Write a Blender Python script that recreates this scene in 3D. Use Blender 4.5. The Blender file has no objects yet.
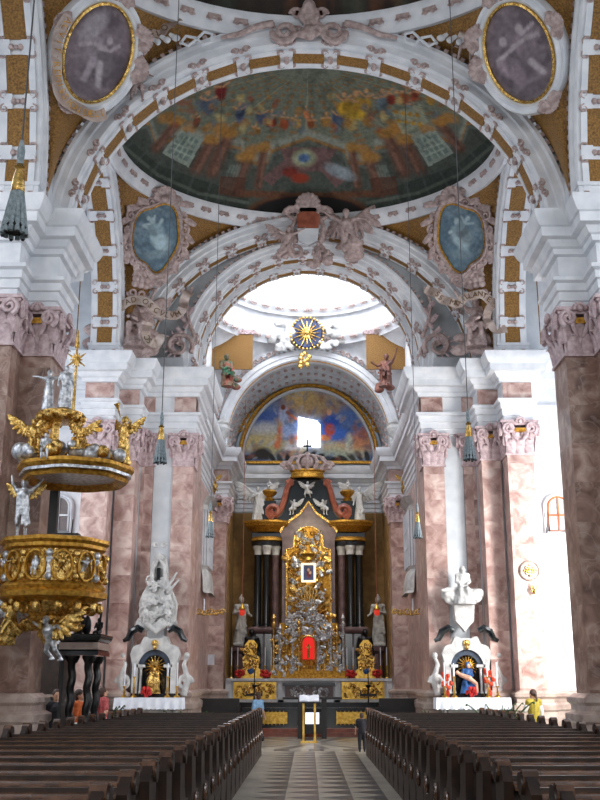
import bpy, math, random
import numpy as np
from mathutils import Vector as V, Matrix, Quaternion
from mathutils.bvhtree import BVHTree
random.seed(7)
S = bpy.context.scene
COL = S.collection
PI = math.pi
EYE = 1.65
# ---------------------------------------------------------------- camera numbers
FPX = 1010.0; CX = 308.5; PITCH = math.radians(15.75)
CP, SP = math.cos(PITCH), math.sin(PITCH)
def at(px, py, Y):
    """point of the place seen at photograph pixel (px,py), at depth Y along the nave"""
    u = (px-CX)/FPX; v = (400-py)/FPX
    ry = CP - v*SP; rz = SP + v*CP
    t = Y/ry
    return V((u*t, Y, EYE + rz*t))
# ---------------------------------------------------------------- materials
def srgb(c):
    return tuple((x/12.92 if x <= .04045 else ((x+.055)/1.055)**2.4) for x in [k/255. for k in c])
def newmat(name):
    m = bpy.data.materials.new(name); m.use_nodes = True
    nt = m.node_tree; b = nt.nodes['Principled BSDF']
    return m, nt, b
def pm(name, c1, c2=None, scale=6., rough=.6, metal=0., bump=.0, bscale=None, contrast=(.35, .65), detail=4., spec=None):
    m, nt, b = newmat(name)
    c1 = srgb(c1); c2 = srgb(c2) if c2 else tuple(min(1, x*.8) for x in c1)
    g = nt.nodes.new('ShaderNodeNewGeometry')
    n = nt.nodes.new('ShaderNodeTexNoise'); n.inputs['Scale'].default_value = scale; n.inputs['Detail'].default_value = detail
    r = nt.nodes.new('ShaderNodeValToRGB')
    r.color_ramp.elements[0].position = contrast[0]; r.color_ramp.elements[1].position = contrast[1]
    r.color_ramp.elements[0].color = (*c2, 1); r.color_ramp.elements[1].color = (*c1, 1)
    nt.links.new(g.outputs['Position'], n.inputs['Vector'])
    nt.links.new(n.outputs['Fac'], r.inputs['Fac']); nt.links.new(r.outputs['Color'], b.inputs['Base Color'])
    b.inputs['Roughness'].default_value = rough; b.inputs['Metallic'].default_value = metal
    if spec is not None: b.inputs['Specular IOR Level'].default_value = spec
    if bump:
        n2 = nt.nodes.new('ShaderNodeTexNoise'); n2.inputs['Scale'].default_value = bscale or scale*3; n2.inputs['Detail'].default_value = 5
        bp = nt.nodes.new('ShaderNodeBump'); bp.inputs['Strength'].default_value = bump; bp.inputs['Distance'].default_value = .05
        nt.links.new(g.outputs['Position'], n2.inputs['Vector'])
        nt.links.new(n2.outputs['Fac'], bp.inputs['Height']); nt.links.new(bp.outputs['Normal'], b.inputs['Normal'])
    return m
def marble(name, ca, cb, cc, rough=.28):
    """veined block marble; every block has a tone of its own"""
    m, nt, b = newmat(name); N = nt.nodes.new; L = nt.links.new
    g = N('ShaderNodeNewGeometry')
    div = N('ShaderNodeVectorMath'); div.operation = 'DIVIDE'; div.inputs[1].default_value = (.83, .83, .78)
    fl = N('ShaderNodeVectorMath'); fl.operation = 'FLOOR'
    wn = N('ShaderNodeTexWhiteNoise'); wn.noise_dimensions = '3D'
    L(g.outputs['Position'], div.inputs[0]); L(div.outputs[0], fl.inputs[0]); L(fl.outputs[0], wn.inputs['Vector'])
    n1 = N('ShaderNodeTexNoise'); n1.inputs['Scale'].default_value = 2.4; n1.inputs['Detail'].default_value = 8; n1.inputs['Distortion'].default_value = .8
    off = N('ShaderNodeVectorMath'); off.operation = 'MULTIPLY_ADD'; off.inputs[1].default_value = (9, 9, 9)
    L(wn.outputs['Color'], off.inputs[0]); L(g.outputs['Position'], off.inputs[2]); L(off.outputs[0], n1.inputs['Vector'])
    r = N('ShaderNodeValToRGB'); e = r.color_ramp.elements
    e[0].position = .3; e[0].color = (*srgb(ca), 1); e[1].position = .68; e[1].color = (*srgb(cc), 1)
    k = e.new(.5); k.color = (*srgb(cb), 1)
    L(n1.outputs['Fac'], r.inputs['Fac'])
    mx = N('ShaderNodeMixRGB'); mx.blend_type = 'MULTIPLY'; mx.inputs['Fac'].default_value = .55
    r2 = N('ShaderNodeValToRGB'); r2.color_ramp.elements[0].color = (.7, .68, .67, 1); r2.color_ramp.elements[1].color = (1.12, 1.1, 1.1, 1)
    L(wn.outputs['Value'], r2.inputs['Fac']); L(r.outputs['Color'], mx.inputs['Color1']); L(r2.outputs['Color'], mx.inputs['Color2'])
    # pale veins
    n3 = N('ShaderNodeTexNoise'); n3.inputs['Scale'].default_value = 1.7; n3.inputs['Detail'].default_value = 6; n3.inputs['Distortion'].default_value = .9
    L(off.outputs[0], n3.inputs['Vector'])
    r3 = N('ShaderNodeValToRGB'); q = r3.color_ramp.elements; q[0].position = .47; q[0].color = (0, 0, 0, 1); q[1].position = .5; q[1].color = (.2, .2, .2, 1)
    z = q.new(.53); z.color = (0, 0, 0, 1)
    L(n3.outputs['Fac'], r3.inputs['Fac'])
    m2 = N('ShaderNodeMixRGB'); m2.inputs['Color2'].default_value = (*srgb((225, 205, 195)), 1)
    L(r3.outputs['Color'], m2.inputs['Fac']); L(mx.outputs['Color'], m2.inputs['Color1']); L(m2.outputs['Color'], b.inputs['Base Color'])
    b.inputs['Roughness'].default_value = rough
    return m
def emit(name, c, s):
    m, nt, b = newmat(name)
    b.inputs['Base Color'].default_value = (*srgb(c), 1); b.inputs['Emission Color'].default_value = (*srgb(c), 1)
    b.inputs['Emission Strength'].default_value = s
    return m
def vcol(name, rough=.75, scale=1.):
    m, nt, b = newmat(name)
    a = nt.nodes.new('ShaderNodeVertexColor'); a.layer_name = 'paint'
    n = nt.nodes.new('ShaderNodeTexNoise'); n.inputs['Scale'].default_value = 9; n.inputs['Detail'].default_value = 6
    r = nt.nodes.new('ShaderNodeValToRGB'); r.color_ramp.elements[0].position = .3; r.color_ramp.elements[1].position = .7
    r.color_ramp.elements[0].color = (.72, .72, .72, 1); r.color_ramp.elements[1].color = (1.15, 1.15, 1.15, 1)
    x = nt.nodes.new('ShaderNodeMixRGB'); x.blend_type = 'MULTIPLY'; x.inputs['Fac'].default_value = 1
    g = nt.nodes.new('ShaderNodeNewGeometry'); nt.links.new(g.outputs['Position'], n.inputs['Vector'])
    nt.links.new(n.outputs['Fac'], r.inputs['Fac'])
    nt.links.new(a.outputs['Color'], x.inputs['Color1']); nt.links.new(r.outputs['Color'], x.inputs['Color2'])
    nt.links.new(x.outputs['Color'], b.inputs['Base Color']); b.inputs['Roughness'].default_value = rough
    return m
M = {}
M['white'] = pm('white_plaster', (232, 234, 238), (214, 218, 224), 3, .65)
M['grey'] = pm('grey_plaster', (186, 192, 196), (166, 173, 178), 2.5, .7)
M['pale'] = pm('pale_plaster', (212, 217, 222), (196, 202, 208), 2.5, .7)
M['pink'] = pm('rose_stucco', (200, 180, 176), (158, 136, 132), 9, .6, bump=.3, bscale=22)
M['cap'] = pm('rose_capital_stucco', (214, 194, 196), (176, 150, 154), 10, .55, bump=.25, bscale=20)
M['ochre'] = pm('ochre_ground', (162, 118, 52), (104, 70, 22), 26, .6, bump=.2)
M['ochrewall'] = pm('ochre_wall', (150, 116, 66), (120, 90, 48), 2.5, .8)
M['marble'] = marble('red_marble', (146, 110, 102), (192, 160, 152), (222, 202, 194))
M['marbledark'] = marble('brown_marble', (104, 74, 62), (146, 114, 100), (184, 160, 146))  # same marble, darkened to carry the shade on the near piers
M['base'] = marble('grey_pink_marble', (150, 128, 120), (178, 160, 150), (200, 186, 176))
M['gold'] = pm('gilding', (246, 208, 126), (158, 114, 44), 14, .25, metal=.85, bump=.4, bscale=24)
M['goldmat'] = pm('old_gilding', (214, 164, 66), (150, 102, 30), 14, .45, metal=.7, bump=.2)
M['silver'] = pm('silvering', (228, 230, 234), (140, 144, 150), 14, .3, metal=.6, bump=.3, bscale=24)
M['bronze'] = pm('dark_bronze', (40, 38, 40), (18, 18, 20), 9, .35, metal=.5, bump=.2)
M['black'] = pm('black_marble', (30, 38, 42), (12, 16, 20), 5, .16, spec=.7)
M['blackwood'] = pm('black_wood', (26, 22, 22), (12, 10, 12), 5, .4)
M['redmarble'] = pm('salmon_marble', (176, 104, 82), (140, 76, 58), 4, .35)
M['mauve'] = pm('mauve_marble', (122, 98, 98), (88, 68, 70), 4, .35)
M['statue'] = pm('white_statue', (214, 214, 212), (178, 178, 178), 5, .6, bump=.25, bscale=16)
M['greystatue'] = pm('grey_statue', (196, 194, 190), (150, 148, 146), 5, .7, bump=.25)
M['cloth'] = pm('altar_linen', (240, 243, 250), (222, 228, 240), 6, .8)
M['brass'] = pm('brass', (214, 176, 90), (170, 130, 50), 10, .3, metal=.9)
M['tassel'] = pm('lamp_grey', (150, 164, 170), (110, 124, 130), 30, .5)
M['wire'] = pm('wire_grey', (84, 84, 86), (70, 70, 72), 5, .5)
M['red'] = pm('red_cloth', (196, 34, 28), (150, 18, 18), 8, .6)
M['flowers'] = pm('red_flowers', (226, 52, 44), (160, 20, 24), 30, .7, bump=.5)
M['orangeflowers'] = pm('orange_flowers', (238, 96, 60), (200, 60, 36), 30, .7, bump=.5)
M['leaf'] = pm('leaf_green', (62, 92, 48), (32, 56, 28), 12, .6)
M['blue'] = pm('blue_cloth', (52, 108, 168), (30, 70, 130), 8, .6)
M['skin'] = pm('skin', (222, 176, 150), (200, 150, 124), 8, .55)
M['hair'] = pm('brown_hair', (74, 50, 38), (48, 32, 24), 30, .6, bump=.4)
M['letter'] = pm('brown_lettering', (112, 82, 34), (84, 58, 22), 8, .6)
M['sky'] = emit('daylit_glass', (250, 252, 255), 5.)
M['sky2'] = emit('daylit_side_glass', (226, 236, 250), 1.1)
M['wood'] = pm('dark_pew_wood', (112, 78, 56), (66, 42, 28), 7, .2, bump=.03, spec=.9)  # pew wood lightened for the light caught on the shelves
M['wood2'] = pm('brown_pew_wood', (56, 36, 24), (28, 18, 12), 7, .42)  # pew wood darkened to stand for shade between the rows
M['paint'] = vcol('painted_fresco')
M['canvas'] = vcol('painted_panel', .6)
# ---------------------------------------------------------------- mesh builder
def unit(a):
    a = V(a); return a.normalized() if a.length > 1e-9 else V((0, 0, 1))
class MB:
    def __init__(s): s.v = []; s.f = []
    def add(s, vs, fs, M4=None):
        o = len(s.v)
        if M4 is not None: vs = [M4 @ V(p) for p in vs]
        s.v += [tuple(p) for p in vs]; s.f += [tuple(i+o for i in f) for f in fs]; return s
    def box(s, x0, x1, y0, y1, z0, z1, M4=None):
        return s.add([(x0,y0,z0),(x1,y0,z0),(x1,y1,z0),(x0,y1,z0),(x0,y0,z1),(x1,y0,z1),(x1,y1,z1),(x0,y1,z1)],
                     [(0,3,2,1),(4,5,6,7),(0,1,5,4),(1,2,6,5),(2,3,7,6),(3,0,4,7)], M4)
    def cbox(s, c, sz, M4=None):
        return s.box(c[0]-sz[0]/2, c[0]+sz[0]/2, c[1]-sz[1]/2, c[1]+sz[1]/2, c[2]-sz[2]/2, c[2]+sz[2]/2, M4)
    def obox(s, p, X, Y, Z, sx, sy, sz):
        p, X, Y, Z = V(p), V(X), V(Y), V(Z); vs = []
        for k in (-1, 1):
            for (i, j) in ((-1,-1),(1,-1),(1,1),(-1,1)): vs.append(p + X*(i*sx/2) + Y*(j*sy/2) + Z*(k*sz/2))
        return s.add(vs, [(0,3,2,1),(4,5,6,7),(0,1,5,4),(1,2,6,5),(2,3,7,6),(3,0,4,7)])
    def prism(s, poly, z0, z1, M4=None):
        n = len(poly)
        return s.add([(x,y,z0) for x,y in poly]+[(x,y,z1) for x,y in poly],
                     [tuple(range(n))[::-1], tuple(range(n, 2*n))]+[(i,(i+1)%n,(i+1)%n+n,i+n) for i in range(n)], M4)
    def xz(s, poly, y0, y1, M4=None):       # outline in the x-z plane, thick along y
        n = len(poly)
        return s.add([(x,y0,z) for x,z in poly]+[(x,y1,z) for x,z in poly],
                     [tuple(range(n)), tuple(range(n, 2*n))[::-1]]+[((i+1)%n,i,i+n,(i+1)%n+n) for i in range(n)], M4)
    def lathe(s, prof, n=20, c=(0,0,0), a0=0., a1=2*PI, sx=1., sy=1., wav=None, M4=None):
        full = abs(a1-a0-2*PI) < 1e-6; m = n if full else n+1; vs = []; fs = []
        for (r, z) in prof:
            for i in range(m):
                a = a0+(a1-a0)*i/n; k = 1 if wav is None else 1+wav[0]*math.cos(wav[1]*a)
                vs.append((c[0]+r*k*sx*math.cos(a), c[1]+r*k*sy*math.sin(a), c[2]+z))
        for j in range(len(prof)-1):
            for i in range(n):
                a = j*m+i; b = j*m+(i+1)%m; fs.append((a, b, b+m, a+m))
        if full:
            if prof[0][0] > 1e-6: fs.append(tuple(range(m))[::-1])
            if prof[-1][0] > 1e-6: fs.append(tuple(range((len(prof)-1)*m, len(prof)*m)))
        return s.add(vs, fs, M4)
    def tube(s, pts, r, n=6, closed=False, flat=1., M4=None):
        pts = [V(p) for p in pts]; N = len(pts)
        rr = r if isinstance(r, (list, tuple)) else [r]*N
        vs = []; fs = []; up = None
        for i, p in enumerate(pts):
            a = pts[(i-1)%N] if (closed or i > 0) else p; b = pts[(i+1)%N] if (closed or i < N-1) else p
            t = unit(b-a)
            if up is None: up = V((0,0,1)) if abs(t.z) < .9 else V((0,1,0))
            x = unit(up - t*up.dot(t)); y = t.cross(x); up = x
            for k in range(n):
                w = 2*PI*k/n; vs.append(p + x*(math.cos(w)*rr[i]) + y*(math.sin(w)*rr[i]*flat))
        for i in range(N if closed else N-1):
            for k in range(n):
                a = i*n+k; b = i*n+(k+1)%n; c = ((i+1)%N)*n+(k+1)%n; d = ((i+1)%N)*n+k; fs.append((a,b,c,d))
        if not closed: fs.append(tuple(range(n))[::-1]); fs.append(tuple(range((N-1)*n, N*n)))
        return s.add(vs, fs, M4)
    def ell(s, c, r, n=8, m=6, rot=None, M4=None):
        r = (r, r, r) if isinstance(r, (int, float)) else r
        vs = [V((0,0,-r[2]))]; fs = []
        for j in range(1, m):
            z = -math.cos(PI*j/m); q = math.sin(PI*j/m)
            for i in range(n): vs.append(V((r[0]*q*math.cos(2*PI*i/n), r[1]*q*math.sin(2*PI*i/n), r[2]*z)))
        vs.append(V((0,0,r[2]))); L = len(vs)-1
        for i in range(n): fs.append((0, 1+(i+1)%n, 1+i)); fs.append((L, L-n+i, L-n+(i+1)%n))
        for j in range(m-2):
            for i in range(n):
                a = 1+j*n+i; b = 1+j*n+(i+1)%n; fs.append((a, b, b+n, a+n))
        if rot is not None: vs = [rot @ p for p in vs]
        return s.add([p+V(c) for p in vs], fs, M4)
    def cap(s, a, b, ra, rb, n=8):
        a, b = V(a), V(b); d = b-a; t = unit(d); pts = []; rs = []
        for k in (-1, -.8, -.45): pts.append(a + t*ra*k); rs.append(ra*math.sqrt(max(0.02, 1-k*k)))
        for k in (0, .5, 1): pts.append(a+d*k); rs.append(ra+(rb-ra)*k)
        for k in (.45, .8, 1): pts.append(b + t*rb*k); rs.append(rb*math.sqrt(max(0.02, 1-k*k)))
        return s.tube(pts, rs, n)
    def sweep(s, frames, prof, closed=False, pclosed=True):
        """frames: (p, n, b); profile: (u along n, v along b)"""
        m = len(prof); N = len(frames); vs = []; fs = []
        for p, n, b in frames:
            for (u, v) in prof: vs.append(V(p)+V(n)*u+V(b)*v)
        for i in range(N if closed else N-1):
            for k in range(m if pclosed else m-1):
                a = i*m+k; b_ = i*m+(k+1)%m; j = (i+1)%N
                fs.append((a, b_, j*m+(k+1)%m, j*m+k))
        if not closed and pclosed: fs.append(tuple(range(m))[::-1]); fs.append(tuple(range((N-1)*m, N*m)))
        return s.add(vs, fs)
    def mould(s, path, prof):
        """plan polyline, outward = left of travel; prof (offset, z), open strip"""
        path = [V(p) for p in path]; N = len(path); fr = []
        for i in range(N):
            ns = []
            if i > 0: d = (path[i]-path[i-1]).normalized(); ns.append(V((-d.y, d.x)))
            if i < N-1: d = (path[i+1]-path[i]).normalized(); ns.append(V((-d.y, d.x)))
            o = ns[0] if len(ns) == 1 else (ns[0]+ns[1])/(1+ns[0].dot(ns[1])+1e-6)
            fr.append(((path[i].x, path[i].y, 0), (o.x, o.y, 0), (0, 0, 1)))
        return s.sweep(fr, prof, pclosed=False)
    def spiral(s, c, X, Y, r0, r1, turns, th, a0=0., n=None, seg=5, sgn=1, rise=0.):
        n = n or max(8, int(turns*12)); c, X, Y = V(c), V(X), V(Y); Z = X.cross(Y); pts = []; rr = []
        for i in range(n+1):
            t = i/n; a = a0+sgn*2*PI*turns*t; r = r0+(r1-r0)*t
            pts.append(c + X*(r*math.cos(a)) + Y*(r*math.sin(a)) + Z*(rise*t)); rr.append(th*(1-.35*t))
        return s.tube(pts, rr, seg)
    def mesh(s, name, sharp=True):
        me = bpy.data.meshes.new(name); me.from_pydata(s.v, [], s.f); me.validate(); me.update()
        return me
def fin(me, mat=None, sharp=35, flip=True):
    if flip:
        import bmesh
        bm = bmesh.new(); bm.from_mesh(me); bmesh.ops.recalc_face_normals(bm, faces=bm.faces); bm.to_mesh(me); bm.free()
    me.polygons.foreach_set('use_smooth', [True]*len(me.polygons))
    if sharp: me.set_sharp_from_angle(angle=math.radians(sharp))
    if mat: me.materials.clear(); me.materials.append(M[mat] if isinstance(mat, str) else mat)
    return me
def props(o, label=None, cat=None, group=None, kind=None):
    for k, v in (('label', label), ('category', cat), ('group', group), ('kind', kind)):
        if v: o[k] = v
    return o
def OB(name, mb, mat, parent=None, sharp=35, loc=None, label=None, flip=True):
    me = mb if isinstance(mb, bpy.types.Mesh) else mb.mesh(name)
    if not isinstance(mb, bpy.types.Mesh) or mat: fin(me, mat, sharp, flip)
    o = bpy.data.objects.new(name, me); COL.objects.link(o)
    if parent: o.parent = parent
    if loc is not None: o.location = loc
    if label: o['label'] = label
    return o
def EM(name, label, cat, loc=(0,0,0), group=None, rz=0.):
    o = bpy.data.objects.new(name, None); COL.objects.link(o); o.location = loc; o.rotation_euler = (0,0,rz)
    o.empty_display_size = .2
    return props(o, label, cat, group)
def ST(name, mb, mat, parent=None, **k):
    o = OB(name, mb, mat, parent, **k)
    if parent is None: o['kind'] = 'structure'
    return o
KIDS = {}
def dup(o, parent=None):
    c = o.copy(); COL.objects.link(c)
    if parent is not None: c.parent = parent
    for ch in [x for x in bpy.data.objects if x.parent == o]: dup(ch, c)
    return c
def copyto(o, loc=None, rz=None, label=None, mirror=False, group=None):
    c = dup(o)
    if mirror: c.scale.x *= -1; c.location.x *= -1; c.rotation_euler.z *= -1
    if loc is not None: c.location = loc
    if rz is not None: c.rotation_euler.z = rz
    if label: c['label'] = label
    if group: c['group'] = group
    return c
def remesh(mb, voxel, name='figure', smooth=1, mat=None):
    me = mb.mesh(name); fin(me, None, 0)
    o = bpy.data.objects.new('tmp', me); COL.objects.link(o)
    r = o.modifiers.new('r', 'REMESH'); r.mode = 'VOXEL'; r.voxel_size = voxel
    if smooth: q = o.modifiers.new('s', 'SMOOTH'); q.iterations = smooth; q.factor = .5
    dg = bpy.context.evaluated_depsgraph_get()
    out = bpy.data.meshes.new_from_object(o.evaluated_get(dg))
    bpy.data.objects.remove(o); out.name = name
    out.polygons.foreach_set('use_smooth', [True]*len(out.polygons))
    if mat: out.materials.clear(); out.materials.append(M[mat])
    return out
# ---------------------------------------------------------------- curve frames
def ell_pts(a, b, cx, cz, t0, t1, n):
    return [(cx+a*math.cos(t0+(t1-t0)*i/n), cz+b*math.sin(t0+(t1-t0)*i/n)) for i in range(n+1)]
def arch_frames(a, b, zc, fixed, axis='y', cx=0., t0=0., t1=PI, n=48):
    """frames on an elliptical arch; n points outward from the opening, b along the axis"""
    out = []
    for i in range(n+1):
        t = t0+(t1-t0)*i/n; c, s_ = math.cos(t), math.sin(t)
        nx, nz = c/a, s_/b; L = math.hypot(nx, nz); nx /= L; nz /= L
        if axis == 'y': out.append((V((cx+a*c, fixed, zc+b*s_)), V((nx, 0, nz)), V((0, 1, 0))))
        else: out.append((V((fixed, cx+a*c, zc+b*s_)), V((0, nx, nz)), V((1, 0, 0))))
    return out
def resample(fr, step):
    """positions at equal arc length with tangent"""
    P = [f[0] for f in fr]; L = [0]
    for i in range(1, len(P)): L.append(L[-1]+(P[i]-P[i-1]).length)
    n = max(2, int(round(L[-1]/step))); out = []; j = 0
    for k in range(n+1):
        s_ = L[-1]*k/n
        while j < len(P)-2 and L[j+1] < s_: j += 1
        w = (s_-L[j])/max(1e-6, L[j+1]-L[j])
        p = P[j].lerp(P[j+1], w); nn = unit(fr[j][1].lerp(fr[j+1][1], w)); b = unit(fr[j][2].lerp(fr[j+1][2], w))
        out.append((p, unit(P[j+1]-P[j]), nn, b))
    return out
# ---- lettering: flat letters from Blender's built-in face, laid one by one ----
def glyph(ch, size):
    cu = bpy.data.curves.new('t', 'FONT'); cu.body = ch; cu.size = size; cu.align_x = 'CENTER'; cu.extrude = .004
    o = bpy.data.objects.new('t', cu); COL.objects.link(o); dg = bpy.context.evaluated_depsgraph_get(); bpy.context.view_layer.update()
    me = bpy.data.meshes.new_from_object(o.evaluated_get(bpy.context.evaluated_depsgraph_get())); vs = [v.co.copy() for v in me.vertices]; fs = [tuple(p.vertices) for p in me.polygons]
    bpy.data.objects.remove(o); bpy.data.meshes.remove(me); return vs, fs
def write(mb, frames, text, size):
    """frames: (p, right, up, normal) one for each letter"""
    for ch, (p, X, Y, Z) in zip(text, frames):
        if ch == ' ': continue
        vs, fs = glyph(ch, size); mb.add([p+X*v.x+Y*(v.y-size*.35)+Z*(v.z+.012) for v in vs], fs)
# ================================================================ THE SETTING
ZS = 11.04
CORN = [(-.05,9.05),(.03,9.05),(.03,9.2),(.07,9.22),(.07,9.4),(.12,9.42),(.12,9.58),(.2,9.62),(.2,9.7),(.03,9.72),
        (.03,10.2),(.12,10.22),(.14,10.33),(.2,10.36),(.28,10.48),(.42,10.5),(.42,10.7),(.47,10.72),(.52,10.8),(.58,10.94),(.58,ZS),(-.3,ZS+.02)]
def panel_run(fr, depth_v, width, gold, white, pink, step=1.04, u=0., glen=.74, rail=True, sc=1.):
    rs = resample(fr, step/2)
    for k, (p, t, n, b) in enumerate(rs):
        q = p + n*u + b*depth_v
        if k % 2 == 1:
            gold.obox(q-n*.02, t, b, n, glen*sc, width*.54, .04)
            for sb in (-1, 1):
                white.obox(q+b*sb*width*.36-n*.03, t, b, n, glen*.8*sc, width*.16, .05)
                for st in (-1, 1):
                    c = q + b*sb*width*.36 + t*st*glen*.5*sc - n*.05
                    pink.spiral(c, t*st, b*sb, .09*sc, .03*sc, 1.1, .035*sc, n=8, seg=4)
        else:
            for sb in (-1, 1):
                white.obox(q+b*sb*width*.3-n*.03, t, b, n, .3*sc, width*.3, .06)
                pink.ell(q+b*sb*width*.12-n*.04, (.07*sc,)*3, 6, 4)
            pink.ell(q-n*.04, (.055*sc,)*3, 6, 4)
def dentils(fr, u, v, mb, step=.17, s=.1):
    for (p, t, n, b) in resample(fr, step): mb.obox(p+n*u+b*v, t, n, b, s, s, s)
# ---- floor ----
def floor_mat():
    m, nt, b = newmat('patterned_stone_floor'); N = nt.nodes.new; L = nt.links.new
    g = N('ShaderNodeNewGeometry'); sp = N('ShaderNodeSeparateXYZ'); L(g.outputs['Position'], sp.inputs[0])
    def mth(op, a, b_=None, c=None):
        n = N('ShaderNodeMath'); n.operation = op
        for i, x in enumerate((a, b_, c)):
            if x is None: continue
            if isinstance(x, (int, float)): n.inputs[i].default_value = x
            else: L(x, n.inputs[i])
        return n.outputs[0]
    X, Y = sp.outputs['X'], sp.outputs['Y']
    fx = mth('FRACT', mth('DIVIDE', mth('ADD', X, .87), .515))
    fy = mth('FRACT', mth('DIVIDE', Y, .8))
    tri = mth('MULTIPLY', mth('ABSOLUTE', mth('SUBTRACT', fy, .5)), 2.)
    dark = mth('LESS_THAN', tri, mth('MULTIPLY', fx, .95))
    inner = mth('MULTIPLY', mth('GREATER_THAN', X, -.87), mth('LESS_THAN', X, 1.19))
    near = mth('LESS_THAN', Y, 27.5)
    m1 = mth('MULTIPLY', mth('MULTIPLY', dark, inner), near)
    # the star paving beyond the pews
    ang = mth('ARCTAN2', mth('SUBTRACT', Y, 31.2), mth('SUBTRACT', X, .15))
    rays = mth('LESS_THAN', mth('FRACT', mth('MULTIPLY', ang, 16/(2*PI))), .42)
    dia = mth('LESS_THAN', mth('FRACT', mth('MULTIPLY', mth('ADD', X, Y), .9)), .3)
    far = mth('MULTIPLY', mth('MULTIPLY', rays, mth('GREATER_THAN', Y, 28.6)), .8)
    band = mth('MULTIPLY', mth('MULTIPLY', mth('GREATER_THAN', Y, 27.7), mth('LESS_THAN', Y, 28.4)), mth('LESS_THAN', mth('FRACT', mth('MULTIPLY', X, 1.1)), .45))
    fac = mth('MAXIMUM', mth('MAXIMUM', m1, far), band)
    ns = N('ShaderNodeTexNoise'); ns.inputs['Scale'].default_value = 1.3; ns.inputs['Detail'].default_value = 6; L(g.outputs['Position'], ns.inputs['Vector'])
    ra = N('ShaderNodeValToRGB'); ra.color_ramp.elements[0].position = .3; ra.color_ramp.elements[1].position = .7
    ra.color_ramp.elements[0].color = (*srgb((138, 132, 120)), 1); ra.color_ramp.elements[1].color = (*srgb((184, 178, 164)), 1)
    rb = N('ShaderNodeValToRGB'); rb.color_ramp.elements[0].position = .3; rb.color_ramp.elements[1].position = .7
    rb.color_ramp.elements[0].color = (*srgb((42, 42, 46)), 1); rb.color_ramp.elements[1].color = (*srgb((74, 74, 76)), 1)
    L(ns.outputs['Fac'], ra.inputs['Fac']); L(ns.outputs['Fac'], rb.inputs['Fac'])
    mx = N('ShaderNodeMixRGB'); L(fac, mx.inputs['Fac']); L(ra.outputs['Color'], mx.inputs['Color1']); L(rb.outputs['Color'], mx.inputs['Color2'])
    L(mx.outputs['Color'], b.inputs['Base Color']); b.inputs['Roughness'].default_value = .32
    return m
M['floor'] = floor_mat()
m = MB(); m.box(-9.4, 9.4, -14, 46, -.3, 0); ST('floor', m, 'floor')
# ---- outer walls with tall windows that daylight comes through ----
for sx, nm in ((1, 'wall_right'), (-1, 'wall_left')):
    m = MB()
    for y0, y1 in ((-14, 11.5), (16.5, 21.6), (27.4, 29.2), (29.2, 30.0)): m.box(sx*9.2, sx*9.5, y0, y1, 0, 19.6)
    for y0, y1 in ((11.5, 16.5), (21.6, 27.4)): m.box(sx*9.2, sx*9.5, y0, y1, 0, 4.); m.box(sx*9.2, sx*9.5, y0, y1, 14, 19.6)
    ST(nm, m, 'white')
wi = 1
def window_frame(x, y0, y1, z0, z1):
    global wi
    g = MB(); g.box(x-.02, x+.02, y0, y1, z0, z1)
    w = ST('window_%d' % wi, g, 'sky2'); wi += 1
    f = MB(); n = 5
    for i in range(n+1): y = y0+(y1-y0)*i/n; f.box(x-.06, x+.06, y-.05, y+.05, z0, z1)
    for i in range(9): z = z0+(z1-z0)*i/8; f.box(x-.06, x+.06, y0, y1, z-.04, z+.04)
    OB('window_frame', f, 'white', w)
for sx in (1, -1):
    window_frame(sx*9.35, 11.5, 16.5, 4, 14); window_frame(sx*9.35, 21.6, 27.4, 4, 14)
# roof slab (with the opening of the lantern) keeps the daylight out
m = MB(); m.box(-9.5, 9.5, -14, 32.2, 19.6, 19.9); m.box(-9.5, 9.5, 41.2, 46, 19.6, 19.9)
m.box(-9.5, -4.2, 32.2, 41.2, 19.6, 19.9); m.box(4.2, 9.5, 32.2, 41.2, 19.6, 19.9); ST('ceiling', m, 'grey')
m = MB(); m.box(-9.4, 9.4, 45.6, 46, 0, 19.6); ST('wall_back', m, 'grey')
# ---- piers: white core, marble lower body, entablature (right side; left side is the mirror image) ----
def both(o):
    c = dup(o); c.scale.x = -1; return c
PA = [(9.2,20.1),(7.25,20.1),(7.25,18.7),(5.8,18.7),(5.8,19.4),(5.2,19.4),(5.2,20.4),(5.55,20.4),(5.55,21.0),(9.2,21.0)]
PB = [(9.2,29.3),(6.52,29.3),(6.52,28.5),(5.72,28.5),(5.72,29.25),(5.1,29.25),(5.1,30.1),(3.5,30.1),(3.5,32.6),(3.95,32.6),(3.95,41.0),(3.35,41.0),(3.35,42.2),(3.3,44.4)]
def inset(path, d):
    m = MB(); m.mould(path, [(-d, 0)]); return [(p[0], p[1]) for p in m.v]
a = inset(PA, .06)
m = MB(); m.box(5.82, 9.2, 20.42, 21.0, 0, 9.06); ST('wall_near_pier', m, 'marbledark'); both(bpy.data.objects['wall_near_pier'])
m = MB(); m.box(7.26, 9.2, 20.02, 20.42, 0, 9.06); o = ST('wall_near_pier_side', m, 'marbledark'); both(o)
m = MB(); m.prism(a, 9.06, 9.72); m.prism(a, 10.2, ZS)
o = ST('wall_near_pier_top', m, 'white'); both(o)
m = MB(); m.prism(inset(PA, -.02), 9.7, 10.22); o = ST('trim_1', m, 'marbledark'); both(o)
m = MB(); m.mould(PA, [(u, z) for u, z in CORN]); o = ST('trim_2', m, 'white', flip=False, sharp=25); both(o)
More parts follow.
